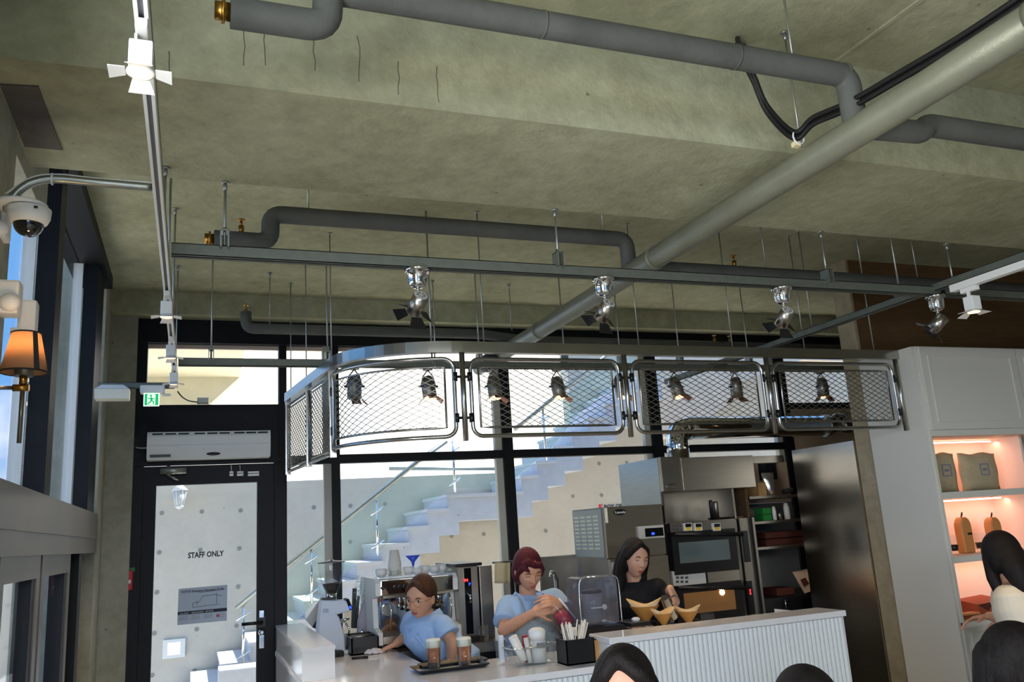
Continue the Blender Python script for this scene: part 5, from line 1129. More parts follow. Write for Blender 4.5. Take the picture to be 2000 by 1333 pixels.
# ================================================================ FRONT COUNTER ITEMS
# clear basket with white bottles
c=P(1040,1300,Z=ZC); c.y=4.02; c.x=P(1040,1296,Y=4.02).x
bs=thing('clear_basket','clear acrylic basket with a wire rim on the lower counter','basket',(c.x,c.y,ZC),None)
bw,bd,bh=.13,.07,.085
b=B()
q0=[(c.x-bw*.8,c.y-bd*.8),(c.x+bw*.8,c.y-bd*.8),(c.x+bw*.8,c.y+bd*.8),(c.x-bw*.8,c.y+bd*.8)]; q1=[(c.x-bw,c.y-bd),(c.x+bw,c.y-bd),(c.x+bw,c.y+bd),(c.x-bw,c.y+bd)]
for k in range(4):
    a,e=q0[k],q0[(k+1)%4]; f,g=q1[k],q1[(k+1)%4]; b.add([(a[0],a[1],ZC+.002),(e[0],e[1],ZC+.002),(g[0],g[1],ZC+bh),(f[0],f[1],ZC+bh)],[(0,1,2,3)])
b.box((q0[0][0],q0[0][1],ZC+.001),(q0[2][0],q0[2][1],ZC+.004)); b.build('basket_body',G_clear,bs)
pts=[Vector((c.x+(bw+.006)*math.copysign(abs(math.cos(t))**.5,math.cos(t)),c.y+(bd+.004)*math.copysign(abs(math.sin(t))**.5,math.sin(t)),ZC+bh)) for t in [2*PI*k/28 for k in range(28)]]
B().tube(pts,.0026,6,closed=True).build('wire_rim',M_chrome,bs)
def lathe_thing(name,label,cat,px,py,prof,m,Y=None,Z=None,grp=None,n=22):
    q=P(px,py,Y=Y) if Y is not None else P(px,py,Z=Z)
    z=ZC if Z is None else Z
    o=B().lathe(prof,(q.x,q.y,z+.001),n).build(name,m); return tag(o,label,cat,grp)
t=thing('white_jar','tall frosted white jar with rounded white lid standing in the clear basket','jar',(P(1052,1290,Y=4.02).x,4.02,ZC)); x=t.location.x
B().lathe([(.040,.006),(.041,.10),(.037,.115)],(x,4.02,ZC),26).build('jar_body',G_frost,t); B().lathe([(.042,.112),(.043,.150),(.036,.158),(.020,.166),(.0,.166)],(x,4.02,ZC),26).build('jar_lid',M_white,t)
B().lathe([(.036,.01),(.037,.07)],(x,4.02,ZC),20).build('white_contents',M_paper,t)
B().box((x-.02,4.02-.0425,ZC+.075),(x+.022,4.02-.038,ZC+.098)).build('label_print',mat('grey_label_print',(120,120,122),.7),t)
def leancyl(name,label,cat,p,q,r,m,r1=None):
    o=B().cyl(p,q,r,r1,n=18).build(name,m); return tag(o,label,cat)
leancyl('white_tube','slanted white paper tube leaning at the left in the clear basket','tube',Vector((x-.07,4.03,ZC+.02)),Vector((x-.125,4.03,ZC+.135)),.022,M_paper)
leancyl('white_sleeve','slim white packet standing left of the frosted jar in the basket','packet',Vector((x-.052,4.0,ZC+.01)),Vector((x-.068,4.0,ZC+.125)),.012,M_wpaint)
leancyl('dark_red_bottle','dark red bottle half hidden behind the frosted jar in the basket','bottle',Vector((x-.045,4.06,ZC+.006)),Vector((x-.05,4.06,ZC+.13)),.016,M_pink)
for px,h_,lab in ((983,.125,'tall clear plastic cup stack left of the basket with a white straw bundle inside'),(1078,.12,'clear ribbed plastic cup stack right of the frosted jar')):
    q=P(px,1296,Y=4.10); t=thing('plastic_cups',lab,'cups',(q.x,4.10,ZC),'clear plastic cup stacks')
    for k in range(3): B().lathe([(.024,.0+.012*k),(.031,h_*.8+.012*k),(.033,h_*.8+.004+.012*k)],(q.x,4.12,ZC+.002),20,cap=False).build('plastic_cup',G_clear,t)
    if px<1000: B().box((q.x-.012,4.112,ZC+.01),(q.x+.012,4.128,ZC+h_+.01)).build('straw_bundle',M_wshirt,t,'white straws')
# black straw box
a=P(1092,1245,Y=3.86); c=P(1150,1300,Y=3.86)
q=P(1108,1306,Z=ZC); xb=q.x; yb=3.83
bb=thing('straw_box','black open box filled with white wrapped straws on the lower counter','box',(xb+.08,yb+.06,ZC))
x0_,x1_=P(1108,1290,Y=yb).x,P(1156,1290,Y=yb).x+.02; y0_,y1_=yb,yb+.12; h_=.115
b=B().box((x0_,y0_,ZC+.001),(x1_,y0_+.005,ZC+h_)).box((x0_,y1_-.005,ZC+.001),(x1_,y1_,ZC+h_)).box((x0_,y0_,ZC+.001),(x0_+.005,y1_,ZC+h_)).box((x1_-.005,y0_,ZC+.001),(x1_,y1_,ZC+h_)).box((x0_,y0_,ZC+.001),(x1_,y1_,ZC+.008)); b.build('box_shell',M_blackp,bb)
rnd=random.Random(5)
for k in range(26):
    lean=-.02 if k<14 else .05
    bx_=x0_+.02+(x1_-x0_-.04)*(rnd.random()*.45 if k<14 else .4+.3*rnd.random()); by=y0_+.02+.08*rnd.random()
    B().tube([(bx_,by,ZC+.01),(bx_+lean*(.6+.8*rnd.random()),by+.01*rnd.random(),ZC+.165+.03*rnd.random())],.0035,6).build('straw',M_paper,bb)
x=x1_+.006
kb_=B().hull8([(x,yb+.03,ZC+.002),(x+.045,yb+.03,ZC+.002),(x+.045,yb+.10,ZC+.002),(x,yb+.10,ZC+.002),(x-.006,yb+.03,ZC+.10),(x+.048,yb+.03,ZC+.09),(x+.048,yb+.10,ZC+.09),(x-.006,yb+.10,ZC+.115)]); o=kb_.build('kraft_napkins',M_kraft); tag(o,'bundle of brown kraft napkins standing right of the black straw box','napkins')
o=B().box((x+.052,yb+.05,ZC+.001),(min(x+.105,XR0-.006),yb+.14,ZC+.10),.002).build('black_napkin_box',M_blackp); tag(o,'plain black box right of the kraft napkins against the raised counter','box')
# cups of straws behind
q=P(1120,1240,Y=4.15); t=thing('steel_straw_cup','clear cup full of white straws behind the black straw box','cup',(q.x,4.15,ZC)); B().lathe([(.028,0),(.036,.12)],(q.x,4.15,ZC+.001),20,cap=False).build('cup_wall',G_clear,t)
B().cyl((q.x,4.15,ZC+.01),(q.x,4.15,ZC+.13),.022,n=10).build('straw_bundle',M_paper,t)
# blender with sound hood
yq=4.22; a=P(1128,1130,Y=yq); c=P(1213,1225,Y=yq)
bl_=thing('blender','blender under a clear rounded sound hood on a black base','blender',((a.x+c.x)/2,yq+.08,ZC)); xm_=(a.x+c.x)/2; w2=(c.x-a.x)/2
zb_=P(1170,1224,Y=yq).z; zt_=P(1170,1126,Y=yq).z
B().box((xm_-w2-.01,yq-.03,zb_-.03),(xm_+w2+.01,yq+.19,zb_),.006).build('black_deck',M_blackp,bl_)
B().hull8([(xm_-w2*.7,yq+.0,ZC+.001),(xm_+w2*.7,yq,ZC+.001),(xm_+w2*.7,yq+.16,ZC+.001),(xm_-w2*.7,yq+.16,ZC+.001),(xm_-w2*.95,yq-.02,zb_-.03),(xm_+w2*.95,yq-.02,zb_-.03),(xm_+w2*.95,yq+.18,zb_-.03),(xm_-w2*.95,yq+.18,zb_-.03)]).build('motor_base',M_blackp,bl_)
hb=B().box((xm_-w2,yq-.01,zb_+.001),(xm_+w2,yq+.18,zt_),.03); ho=hb.build('sound_hood',G_smoke,bl_,'clear sound hood')
for s in (-1,1):
    x=xm_+s*w2; B().tube(smooth([(x+s*.002,yq-.012,zb_),(x,yq-.012,zt_-.04),(x-s*.03,yq-.012,zt_-.002)]),.004,6).build('hood_edge',M_chrome,bl_)
B().tube([(xm_-w2+.03,yq-.012,zt_-.0),(xm_+w2-.03,yq-.012,zt_)],.0035,6).build('hood_edge',M_chrome,bl_)
B().lathe([(.035,.0),(.05,.02),(.055,.10),(.062,.16)],(xm_,yq+.09,zb_+.005),20).build('jug',mat('jug_plastic',(150,152,156),.2,alpha=.75),bl_)
B().lathe([(.058,.16),(.058,.175),(.02,.18)],(xm_,yq+.09,zb_+.005),20).build('jug_lid',M_blackp,bl_); B().box((xm_-.045,yq+.01,zb_+.09),(xm_+.02,yq+.02,zb_+.097)).build('inner_clip',M_white,bl_)
B().cyl((xm_+.03,yq+.0,zb_+.095),(xm_+.03,yq+.006,zb_+.095),.014,n=16).build('round_vent',M_white,bl_)
# scale with containers right of the blender
q=P(1240,1225,Y=4.2); sc_=thing('digital_scale','black scale with a round white knob jar beside the blender','scale',(q.x,4.2,ZC)); x=q.x; z=P(1240,1222,Y=4.2).z
B().box((x-.06,4.12,ZC+.001),(x+.055,4.30,z-.0),.005).build('container_base',G_clear,sc_); B().box((x-.062,4.118,z+.001),(x+.057,4.302,z+.022),.004).build('black_lid',M_blackp,sc_); B().lathe([(.022,0),(.024,.012),(.012,.018)],(x+.01,4.2,z+.022),16).build('white_knob',M_white,sc_)
# pour-over drippers on servers
def dripper(px,pyt,pyb,Y,lab,s=1.0,tilt=0):
    tpz=P(px,pyt,Y=Y).z; bt=P(px,pyb,Y=Y); x=bt.x; zb=bt.z; H=tpz-zb; t=thing('pour_over_dripper',lab,'dripper',(x,Y,ZC),'pour-over coffee cones'); r=H*.62
    B().lathe([(.004,0),(r*.92,H*.72)],(x,Y,zb),24,cap=False).build('filter_holder',mat('amber_filter_holder',(196,140,70),.35,alpha=.9),t)
    b=B(); n=28; vs=[]
    for k in range(n):
        a=2*PI*k/n; up=H*(.74+.26*abs(math.cos(a+tilt))**2.0); rr_=r*(up/H)*1.08
        vs+= [(x+.004*math.cos(a),Y+.004*math.sin(a),zb+.006),(x+rr_*math.cos(a),Y+rr_*math.sin(a),zb+up)]
    b.add(vs,[(2*k,2*((k+1)%n),2*((k+1)%n)+1,2*k+1) for k in range(n)],True); f_=b.build('paper_filter',mat('filter_paper',(232,218,186),.85,rgb2=(214,168,96),vscale=18,var=.1),t,'scalloped paper filter'); md=f_.modifiers.new('s','SOLIDIFY'); md.thickness=.0015
    B().lathe([(.004,.0),(r*.66,H*.50),(.0,H*.48)],(x,Y,zb+.004),20).build('coffee_grounds',mat('wet_coffee',(96,62,36),.8,bump=.6,bscale=80),t)
    B().lathe([(.05*s,0),(.055*s,(zb-ZC)*.5),(.03*s,(zb-ZC)*.93),(.034*s,(zb-ZC)*.99)],(x,Y,ZC+.001),22).build('glass_server',G_clear,t)
    B().tube([(x+.03,Y,ZC+.1),(x+.075,Y,ZC+.09),(x+.07,Y,ZC+.03),(x+.045,Y,ZC+.03)],.005,6).build('server_handle',M_blackp,t)
    B().lathe([(.022,zb-ZC-.008),(.030,zb-ZC),(.022,zb-ZC+.004)],(x,Y,ZC),18).build('holder_ring',M_chrome,t)
dripper(1262,1168,1222,4.32,'tall paper coffee filter cone at the back, left of the three drippers',1.0,.6)
dripper(1297,1187,1225,4.16,'middle pour-over cone with scalloped paper filter nearest the blender',1.0,0)
dripper(1346,1182,1222,4.2,'rightmost pour-over cone with white peaked paper filter',1.0,.5)
q=P(1384,1224,Y=4.2); o=B().lathe([(.034,0),(.036,.01),(.038,P(1384,1199,Y=4.2).z-ZC)],(q.x,4.2,ZC+.001),22,cap=False).build('glass_beaker',G_clear); tag(o,'clear glass beaker right of the pour-over cones','glass')
# ================================================================ RIGHT SHELVING
YCf=3.72; XC0=4.02
sv=thing('shelf_cabinet','tall white shelving cabinet with panel doors and pink lit niches, right edge','cabinet',(4.8,3.9,0))
zz=lambda y,px=1850:P(px,y,Y=YCf).z
zt_=zz(677,1800); zd=zz(842,1830); zn1=zz(852,1850); zs1a=zz(962,1850); zs1b=zz(975,1850); zs2a=zz(1088,1870); zs2b=zz(1101,1870); zc=zz(1216,1890)
XC1=5.9; XS0=P(1829,900,Y=YCf).x
B().box((XC0,YCf+.01,0),(XC0+.02,4.165,zt_)).build('side_panel',M_wpaint,sv,'plain white side')
B().box((XC0+.021,YCf,zn1),(XC1,4.165,zt_)).build('upper_box',M_wpaint,sv)
B().box((XC0+.02,YCf,0),(XS0,YCf+.03,zn1)).build('stile',M_wpaint,sv)
B().box((XC0+.02,4.12,zc),(XC1,4.165,zn1)).build('niche_back',mat('niche_pink_white',(236,222,210),.7),sv)
xd=P(1990,760,Y=YCf).x
for i,(xa_,xb_) in enumerate(((XC0+.03,xd),(xd+.012,XC1-.02))):
    d=B().box((xa_,YCf-.02,zd+.005),(xb_,YCf-.001,zt_-.008)).build('cabinet_door',M_wpaint,sv)
    f=B()
    for (p,q) in (((xa_+.05,zd+.05),(xb_-.05,zd+.062)),((xa_+.05,zt_-.07),(xb_-.05,zt_-.058)),((xa_+.05,zd+.062),(xa_+.062,zt_-.07)),((xb_-.062,zd+.062),(xb_-.05,zt_-.07))): f.box((p[0],YCf-.026,p[1]),(q[0],YCf-.0195,q[1]))
    f.build('panel_moulding',M_wpaint,d)
for (a,c) in ((zs1b,zs1a),(zs2b,zs2a)): B().box((XS0,YCf+.005,a),(XC1,4.12,c)).build('shelf',M_wpaint,sv)
B().box((XC0+.02,YCf-.01,zc-.03),(XC1,4.165,zc)).build('counter_top',M_wpaint,sv); B().box((XC0+.02,YCf+.01,0),(XC1,4.12,zc-.03)).build('base_body',M_wpaint,sv)
f=B().box((XS0+.04,YCf,.2),(XC1-.3,YCf+.01,zc-.06)).build('base_door',M_wpaint,sv)
xmid=P(1885,1000,Y=4.1).x+.12
for (a,c) in ((zn1,zs1a),(zs1b,zs2a)): B().box((xmid+.15,YCf+.12,c),(xmid+.17,4.12,a)).build('niche_divider',MT['niche_pink_white'],sv)
for z in (zn1-.012,zs1b-.012,zs2b-.012):
    o=B().box((XS0+.04,4.02,z-.004),(xmid+.12,4.03,z+.004)).build('led_strip',M_strip,sv,'glowing pinkish LED strip')
    l=bpy.data.lights.new('led','AREA'); l.shape='RECTANGLE'; l.size=.9; l.size_y=.03; l.energy=.75; l.color=(1,.42,.28); lo=bpy.data.objects.new('led_light',l); COL.objects.link(lo); lo.parent=sv; lo.location=Vector((XS0+.5,4.0,z-.008))-sv.location; lo.rotation_euler=(R(15),0,0)
def sbag(px0,px1,py1,lab):
    Y=3.86; a=P(px0,py1,Y=Y); c=P(px1,py1,Y=Y); z0=zs1a+.001; H=P((px0+px1)/2,884,Y=Y).z-z0; xm_=(a.x+c.x)/2; w=(c.x-a.x)/2
    t=thing('linen_pouch',lab,'pouch',(xm_,Y+.05,z0),'linen pouches on the top niche'); b=B(); n=10; vs=[]; fs=[]
    for i in range(n+1):
        for j in range(n+1):
            u=i/n*2-1; v=j/n; bul=.035*(1-u**4)*(1-(2*v-1)**4)+.006
            for s_ in (-1,1): vs.append((xm_+u*w*(1-.03*math.sin(v*9)),Y+.05+s_*bul,z0+v*H+.006*math.sin(u*5)*v))
    idx=lambda i,j,s_:(i*(n+1)+j)*2+s_
    for i in range(n):
        for j in range(n):
            for s_ in (0,1): fs.append((idx(i,j,s_),idx(i+1,j,s_),idx(i+1,j+1,s_),idx(i,j+1,s_)))
    for i in range(n):
        for j in (0,n): fs.append((idx(i,j,0),idx(i+1,j,0),idx(i+1,j,1),idx(i,j,1)))
        for i2 in (0,n): fs.append((idx(i2,i,0),idx(i2,i+1,0),idx(i2,i+1,1),idx(i2,i,1)))
    b.add(vs,fs,True); b.build('pouch_body',M_linen,t)
    f=B(); cx,cz=xm_+w*.05,z0+H*.55; s_=.036
    for (p,q) in (((-s_,-s_),(s_,-s_+.006)),((-s_,s_-.006),(s_,s_)),((-s_,-s_+.006),(-s_+.006,s_-.006)),((s_-.006,-s_+.006),(s_,s_-.006))): f.box((cx+p[0],Y+.05-.0425,cz+p[1]),(cx+q[0],Y+.05-.0405,cz+q[1]))
    f.box((cx-.017,Y+.05-.0425,cz-.007),(cx+.017,Y+.05-.0405,cz+.007)); f.build('blue_stamp',mat('faded_blue_print',(112,118,150),.9),t,'square faded blue stamp')
sbag(1829,1886,962,'left natural linen pouch with a square blue stamp on the top niche shelf'); sbag(1896,1968,962,'right natural linen pouch with a square blue stamp on the top niche shelf')
def sleeve(px,lab):
    Y=3.9; q=P(px,1080,Y=Y); z0=zs2a+.001; H=P(px,1010,Y=Y).z-z0; t=thing('leather_bottle_sleeve',lab,'bottle sleeve',(q.x,Y,z0),'leather bottle sleeves on the middle niche')
    b=B(); w=.042; pts=[(q.x-w,z0),(q.x+w,z0),(q.x+w,z0+H*.75)]+[(q.x+w*math.cos(a),z0+H*.75+H*.25*math.sin(a)) for a in [PI*k/8 for k in range(1,8)]]+[(q.x-w,z0+H*.75)]
    b.prism([(x,Y-.03,z) for x,z in pts],(0,.06,0)); o=b.build('sleeve_body',M_cork,t); m_=o.modifiers.new('b','BEVEL'); m_.width=.006
    B().box((q.x-.002,Y-.034,z0+H*.5),(q.x+.03,Y-.03,z0+H*.56)).build('dark_tag',M_matblack,t)
    B().tube(smooth([(q.x,Y,z0+H*.98),(q.x-.004,Y-.01,z0+H*1.07),(q.x+.008,Y-.005,z0+H*1.13),(q.x+.01,Y,z0+H*1.04)]),.004,6).build('leather_cord',M_rbrown,t)
sleeve(1889,'left arched tan leather bottle sleeve with cord loop on the middle niche shelf'); sleeve(1948,'right arched tan leather bottle sleeve behind the woman in the cream blouse')
for px,lab in ((1862,'dark wristband roll at the left end of the middle niche shelf'),(1918,'dark roll between the two leather sleeves on the middle niche shelf')):
    q=P(px,1075,Y=3.9); t=thing('tumbler_with_band',lab.replace('dark wristband roll','clear tumbler with a dark band').replace('dark roll','clear tumbler with a dark band'),'tumbler',(q.x,3.9,zs2a),'tumblers on the middle niche')
    B().lathe([(.026,0),(.03,.11)],(q.x,3.9,zs2a+.001),18,cap=False).build('glass_wall',G_clear,t); B().lathe([(.0275,.02),(.0315,.055)],(q.x,3.9,zs2a+.001),18).build('dark_band',M_blackp,t)
q=P(1915,1195,Y=3.9); t=thing('terracotta_box','terracotta coloured gift box with a folded lid on the lit lower shelf','box',(q.x,3.9,zc))
B().hull8([(q.x-.10,3.82,zc+.001),(q.x+.12,3.82,zc+.001),(q.x+.12,3.98,zc+.001),(q.x-.10,3.98,zc+.001),(q.x-.10,3.82,zc+.07),(q.x+.12,3.82,zc+.08),(q.x+.12,3.98,zc+.10),(q.x-.10,3.98,zc+.09)]).build('box_body',M_terra,t)
B().prism([(q.x-.10,3.815,zc+.07),(q.x+.02,3.815,zc+.075),(q.x-.03,3.815,zc+.03)],(0,.004,0)).build('folded_flap',M_rbrown,t)
for k in range(3):
    q=P(1872,1195+k*3,Y=3.83); o=B().box((q.x-.07+.01*k,3.75,zc+.001+k*.014),(q.x+.08,3.81,zc+.012+k*.014),.002).build('folded_packet',M_terra if k%2 else M_cork); tag(o,['lowest','middle','topmost'][k]+' of the flat packets stacked left on the lit lower shelf','packet','flat packets on the lower shelf')
# ================================================================ PEOPLE
def vox(b,name,m,parent,size=.005,sm=4,label=None,fac=.5):
    me=b.mesh('tmp'); o=bpy.data.objects.new('tmp',me); COL.objects.link(o)
    md=o.modifiers.new('r','REMESH'); md.mode='VOXEL'; md.voxel_size=size; md.use_smooth_shade=True
    if sm: s_=o.modifiers.new('s','SMOOTH'); s_.factor=fac; s_.iterations=sm
    bpy.context.view_layer.update(); n=bpy.data.meshes.new_from_object(o.evaluated_get(bpy.context.evaluated_depsgraph_get()))
    bpy.data.objects.remove(o); n.name=name; off=wloc(parent)
    n.transform(Matrix.Translation(-off)); n.materials.clear(); n.materials.append(m)
    q=bpy.data.objects.new(name,n); COL.objects.link(q); q.parent=parent
    if label: q['label']=label
    return q
def headmat(c,yaw,pitch,roll): # face looks along -Y when all zero; yaw>0 turns to +X side
    return Matrix.Translation(Vector(c))@Matrix.Rotation(R(yaw),4,'Z')@Matrix.Rotation(R(pitch),4,'X')@Matrix.Rotation(R(roll),4,'Y')
def head_into(b,H):
    n,m_=48,36; vs=[]
    for i in range(m_+1):
        ph=-PI/2+PI*i/m_
        for k in range(n):
            t=2*PI*k/n; x=math.cos(ph)*math.cos(t); y=math.cos(ph)*math.sin(t); z=math.sin(ph)
            X,Y_,Z=x*.073,y*.092,z*.113
            if Z<0:
                f=(-Z/.113); X*=1-.34*f**1.6
                if Y_>0: Y_*=1-.45*f
                else: Y_*=1-.10*f**2
            if Y_<-.06: Y_=-.06+(Y_+.06)*.82
            g=lambda cx,cz,sx,sz:math.exp(-((X-cx)/sx)**2-((Z-cz)/sz)**2)
            if Y_<0:
                Y_+=.010*(g(.031,.008,.017,.013)+g(-.031,.008,.017,.013))   # sockets
                Y_-=.006*(g(.030,.032,.022,.009)+g(-.030,.032,.022,.009))   # brow
                Y_-=.005*(g(.038,-.022,.02,.02)+g(-.038,-.022,.02,.02))     # cheeks
                Y_-=.007*g(0,-.060,.020,.012)                                # mouth mound
                Y_-=.008*g(0,-.094,.022,.014)                                # chin
            vs.append(H@Vector((X,Y_,Z)))
    b.add(vs,[(i*n+k,i*n+(k+1)%n,(i+1)*n+(k+1)%n,(i+1)*n+k) for i in range(m_) for k in range(n)],True)
    h=lambda *p:H@Vector(p)
    b.caps(h(0,-.078,.018),h(0,-.094,-.024),.0068,.0100); 
    for s in (-1,1): b.ball(h(s*.0095,-.088,-.028),(.0075,.0085,.0065)); b.ball(h(s*.073,.008,-.008),(.009,.018,.028),mt=H.to_3x3())
def face_parts(H,parent,eyes='open',lab=None,look=(0,0)):
    h=lambda *p:H@Vector(p)
    for s in (-1,1):
        if eyes=='open':
            w=B().ball(h(s*.031,-.0705,.008),(.0155,.0085,.0072),14,8,mt=H.to_3x3()).build('eye',M_eyew,parent)
            B().ball(h(s*.031+look[0],-.0775,.008+look[1]),(.0058,.003,.0060),12,8,mt=H.to_3x3()).build('iris',M_eye,w)
        B().tube([h(s*(.031+dx),-.0800+abs(dx)*.25,(.0135 if eyes=='open' else .004)-dx*dx*(22 if eyes=='open' else -14)) for dx in (-.015,-.0075,0,.0075,.016)],.0014,6).build('eyelid_line',M_brow,parent)
        B().tube([h(s*(.031+dx),-.0845+abs(dx)*.25,.029+dx*.12-dx*dx*22) for dx in (-.017,-.008,0,.009,.018)],[.0018,.0026,.0026,.0022,.0010],6).build('eyebrow',M_brow,parent)
    b=B().tube([h(dx,-.0855+abs(dx)*.35,-.0575-abs(dx)*.05+(.0012 if abs(dx)<.004 else .002)) for dx in (-.021,-.012,-.004,0,.004,.012,.021)],[.0010,.0028,.0034,.0030,.0034,.0028,.0010],8)
    b.tube([h(dx,-.0850+abs(dx)*.35,-.0640+dx*dx*10) for dx in (-.018,-.009,0,.009,.018)],[.0012,.0036,.0044,.0036,.0012],8)
    b.build('lips',M_lip,parent)
def hand_into(b,w,d,n,side=1,curl=.6,s=1.0,spread=.18):
    """palm and five fingers: w wrist, d pointing direction, n back-of-hand normal"""
    w=Vector(w); d=Vector(d).normalized(); n=Vector(n); n=(n-d*n.dot(d)).normalized(); u=d.cross(n)*side
    for k in range(4):
        o=(k-1.5)*.019*s; b.caps(w+u*o*.6,w+d*.078*s+u*o,.014*s,.0105*s,8)
    L=[(.040,.026,.020),(.045,.029,.021),(.042,.027,.020),(.033,.020,.017)]
    for k in range(4):
        o=(k-1.5)*.020*s; p=w+d*.080*s+u*o; a=d+u*((k-1.5)*spread*.5); a.normalize(); c=curl
        for j,l in enumerate(L[k]):
            a=(a*math.cos(c)-n*math.sin(c)).normalized() if j or curl>.2 else a
            q=p+a*l*s; b.caps(p,q,(.0088-.0008*j)*s,(.0082-.0009*j)*s,8); p=q
    p=w+d*.022*s-u*.028*s-n*.004; a=(d*.72-u*.6-n*.32*(.5+curl)).normalized()
    b.caps(w+d*.01-u*.014*s,p,.0145*s,.0125*s,8)
    for l in (.036,.028): q=p+a*l*s; b.caps(p,q,.0105*s,.009*s,8); p=q; a=(a+d*.45*curl-n*.3*curl+u*.25*curl).normalized()
def torso_rings(pel,ch,nk,across,inf=0,wid=1.0,low=None):
    pel=Vector(pel);ch=Vector(ch);nk=Vector(nk)
    r=[(pel-Vector((0,0,.10)),.165,.115),(pel,.168*wid,.118),(pel.lerp(ch,.45),.128*wid,.092),(pel.lerp(ch,.75),.142*wid,.104),(ch,.150*wid,.106),(ch.lerp(nk,.45),.158*wid,.092),(ch.lerp(nk,.75),.125*wid,.07),(nk,.058,.055)]
    return [(c,a+inf,b_+inf) for c,a,b_ in r]
def person(label,cat,loc,H,hc,pel,ch,nk,across,arms,legs,skin=M_skin,vs=.005,face='open',look=(0,0),seated=False):
    """arms: (shoulder, elbow, wrist, hand dir, hand normal, side, curl); legs: (hip,knee,ankle,toe dir)"""
    t=thing('person',label,cat,loc); b=B()
    head_into(b,H)
    b.loft(torso_rings(pel,ch,nk,across),None,20,xdir=across)
    b.caps(Vector(nk)-Vector((0,0,.03)),H@Vector((0,.018,-.06)),.050,.046,16)
    for sh,el,wr,hd,hn,side,curl in arms:
        sh,el,wr=Vector(sh),Vector(el),Vector(wr)
        b.caps(Vector(ch).lerp(Vector(nk),.55),sh,.055,.044); b.caps(sh,el,.043,.034); b.caps(el,el.lerp(wr,.35),.036,.035); b.caps(el.lerp(wr,.35),wr,.035,.0225)
        hand_into(b,wr,hd,hn,side,curl)
    for hp,kn,an,to in legs:
        hp,kn,an,to=map(Vector,(hp,kn,an,to)); b.caps(hp,kn,.078,.052); b.caps(kn,kn.lerp(an,.35),.053,.052); b.caps(kn.lerp(an,.35),an,.052,.033); b.caps(an-Vector((0,0,.03)),an-Vector((0,0,.045))+to*.13,.034,.03)
    body=vox(b,'body',skin,t,vs,4)
    if face: face_parts(H,t,face,look=look)
    return t
def garment(t,name,m,pel,ch,nk,across,arms,inf=.010,sleeve=.55,vs=.007,low=True,collar=False,label=None,wid=1.0,flare=.0,neckcut=.82):
    rg=torso_rings(pel,ch,nk,across,inf,wid)
    rg=rg[:-1]+[(Vector(ch).lerp(Vector(nk),neckcut+.06),.085+inf,.062+inf)]
    b=B().loft(rg,None,24,xdir=across)
    for a in arms:
        sh,el,wr=Vector(a[0]),Vector(a[1]),Vector(a[2])
        b.caps(Vector(ch).lerp(Vector(nk),.45),sh,.060+inf*.5,.047+inf)
        if sleeve<=1:
            e=sh.lerp(el,sleeve); b.cyl(sh,e,.050+inf,.052+inf+flare,20)
        else:
            b.caps(sh,el,.048+inf,.040+inf); b.cyl(el,el.lerp(wr,sleeve-1),.040+inf,.028+inf,18)
    return vox(b,name,m,t,vs,3,label)
def trousers(t,legs,pel,m,name='trousers',inf=.014,skirt=False):
    b=B(); 
    b.ball(Vector(pel)-Vector((0,0,.02)),(.175,.125,.13),20,12)
    for hp,kn,an,to in legs:
        hp,kn,an=map(Vector,(hp,kn,an)); b.caps(hp,kn,.085+inf,.06+inf); b.cyl(kn,an+Vector((0,0,.02)),.062+inf,.048+inf,18)
    return vox(b,name,m,t,.009,3)
def shoes(t,legs):
    for hp,kn,an,to in legs:
        an=Vector(an);to=Vector(to); b=B(); b.caps(an+Vector((0,0,-.035))-to*.03,an+Vector((0,0,-.045))+to*.15,.042,.036); o=vox(b,'shoe',M_matblack,t,.008,2)
def hair(t,H,m,locks=(),cap=((0,.016,.020),(.082,.096,.104)),vs=.005,side=1,fringe=()):
    b=B(); R3=H.to_3x3(); c,r=cap
    b.ball(H@Vector(c),r,28,18,mt=R3)
    for s in ((-1,1) if side else ()): b.ball(H@Vector((s*.050,.034,-.02)),(.034,.068,.075),16,12,mt=R3)
    b.ball(H@Vector((0,.050,-.02)),(.066,.056,.085),16,12,mt=R3)
    for lk in locks:
        pts,r0,r1=lk; n=len(pts)-1
        for i in range(n): b.caps(pts[i],pts[i+1],r0+(r1-r0)*i/n,r0+(r1-r0)*(i+1)/n,12)
    for lk in fringe:
        pts,r0,r1=lk; n=len(pts)-1
        for i in range(n): b.caps(H@Vector(pts[i]),H@Vector(pts[i+1]),r0+(r1-r0)*i/n,r0+(r1-r0)*(i+1)/n,10)
    return vox(b,'hair',m,t,vs,3)
def collar(t,H,nk,m,fwd,across,inf=0):
    nk=Vector(nk); f=Vector(fwd).normalized(); a=Vector(across).normalized(); z=Vector((0,0,1)); b=B()
    for s in (-1,1):
        f=f if s<0 else f; p=[nk+a*s*.062-f*.03+z*.034,nk+a*s*.064+f*.035+z*.022,nk+f*.100+a*s*.004-z*.030,nk+f*.125+a*s*.050-z*.075,nk+f*.075+a*s*.098-z*.030,nk+a*s*.094-f*.02+z*.002]
        b.prism(p,f*.006+z*.004)
    return b.build('collar',m,t)
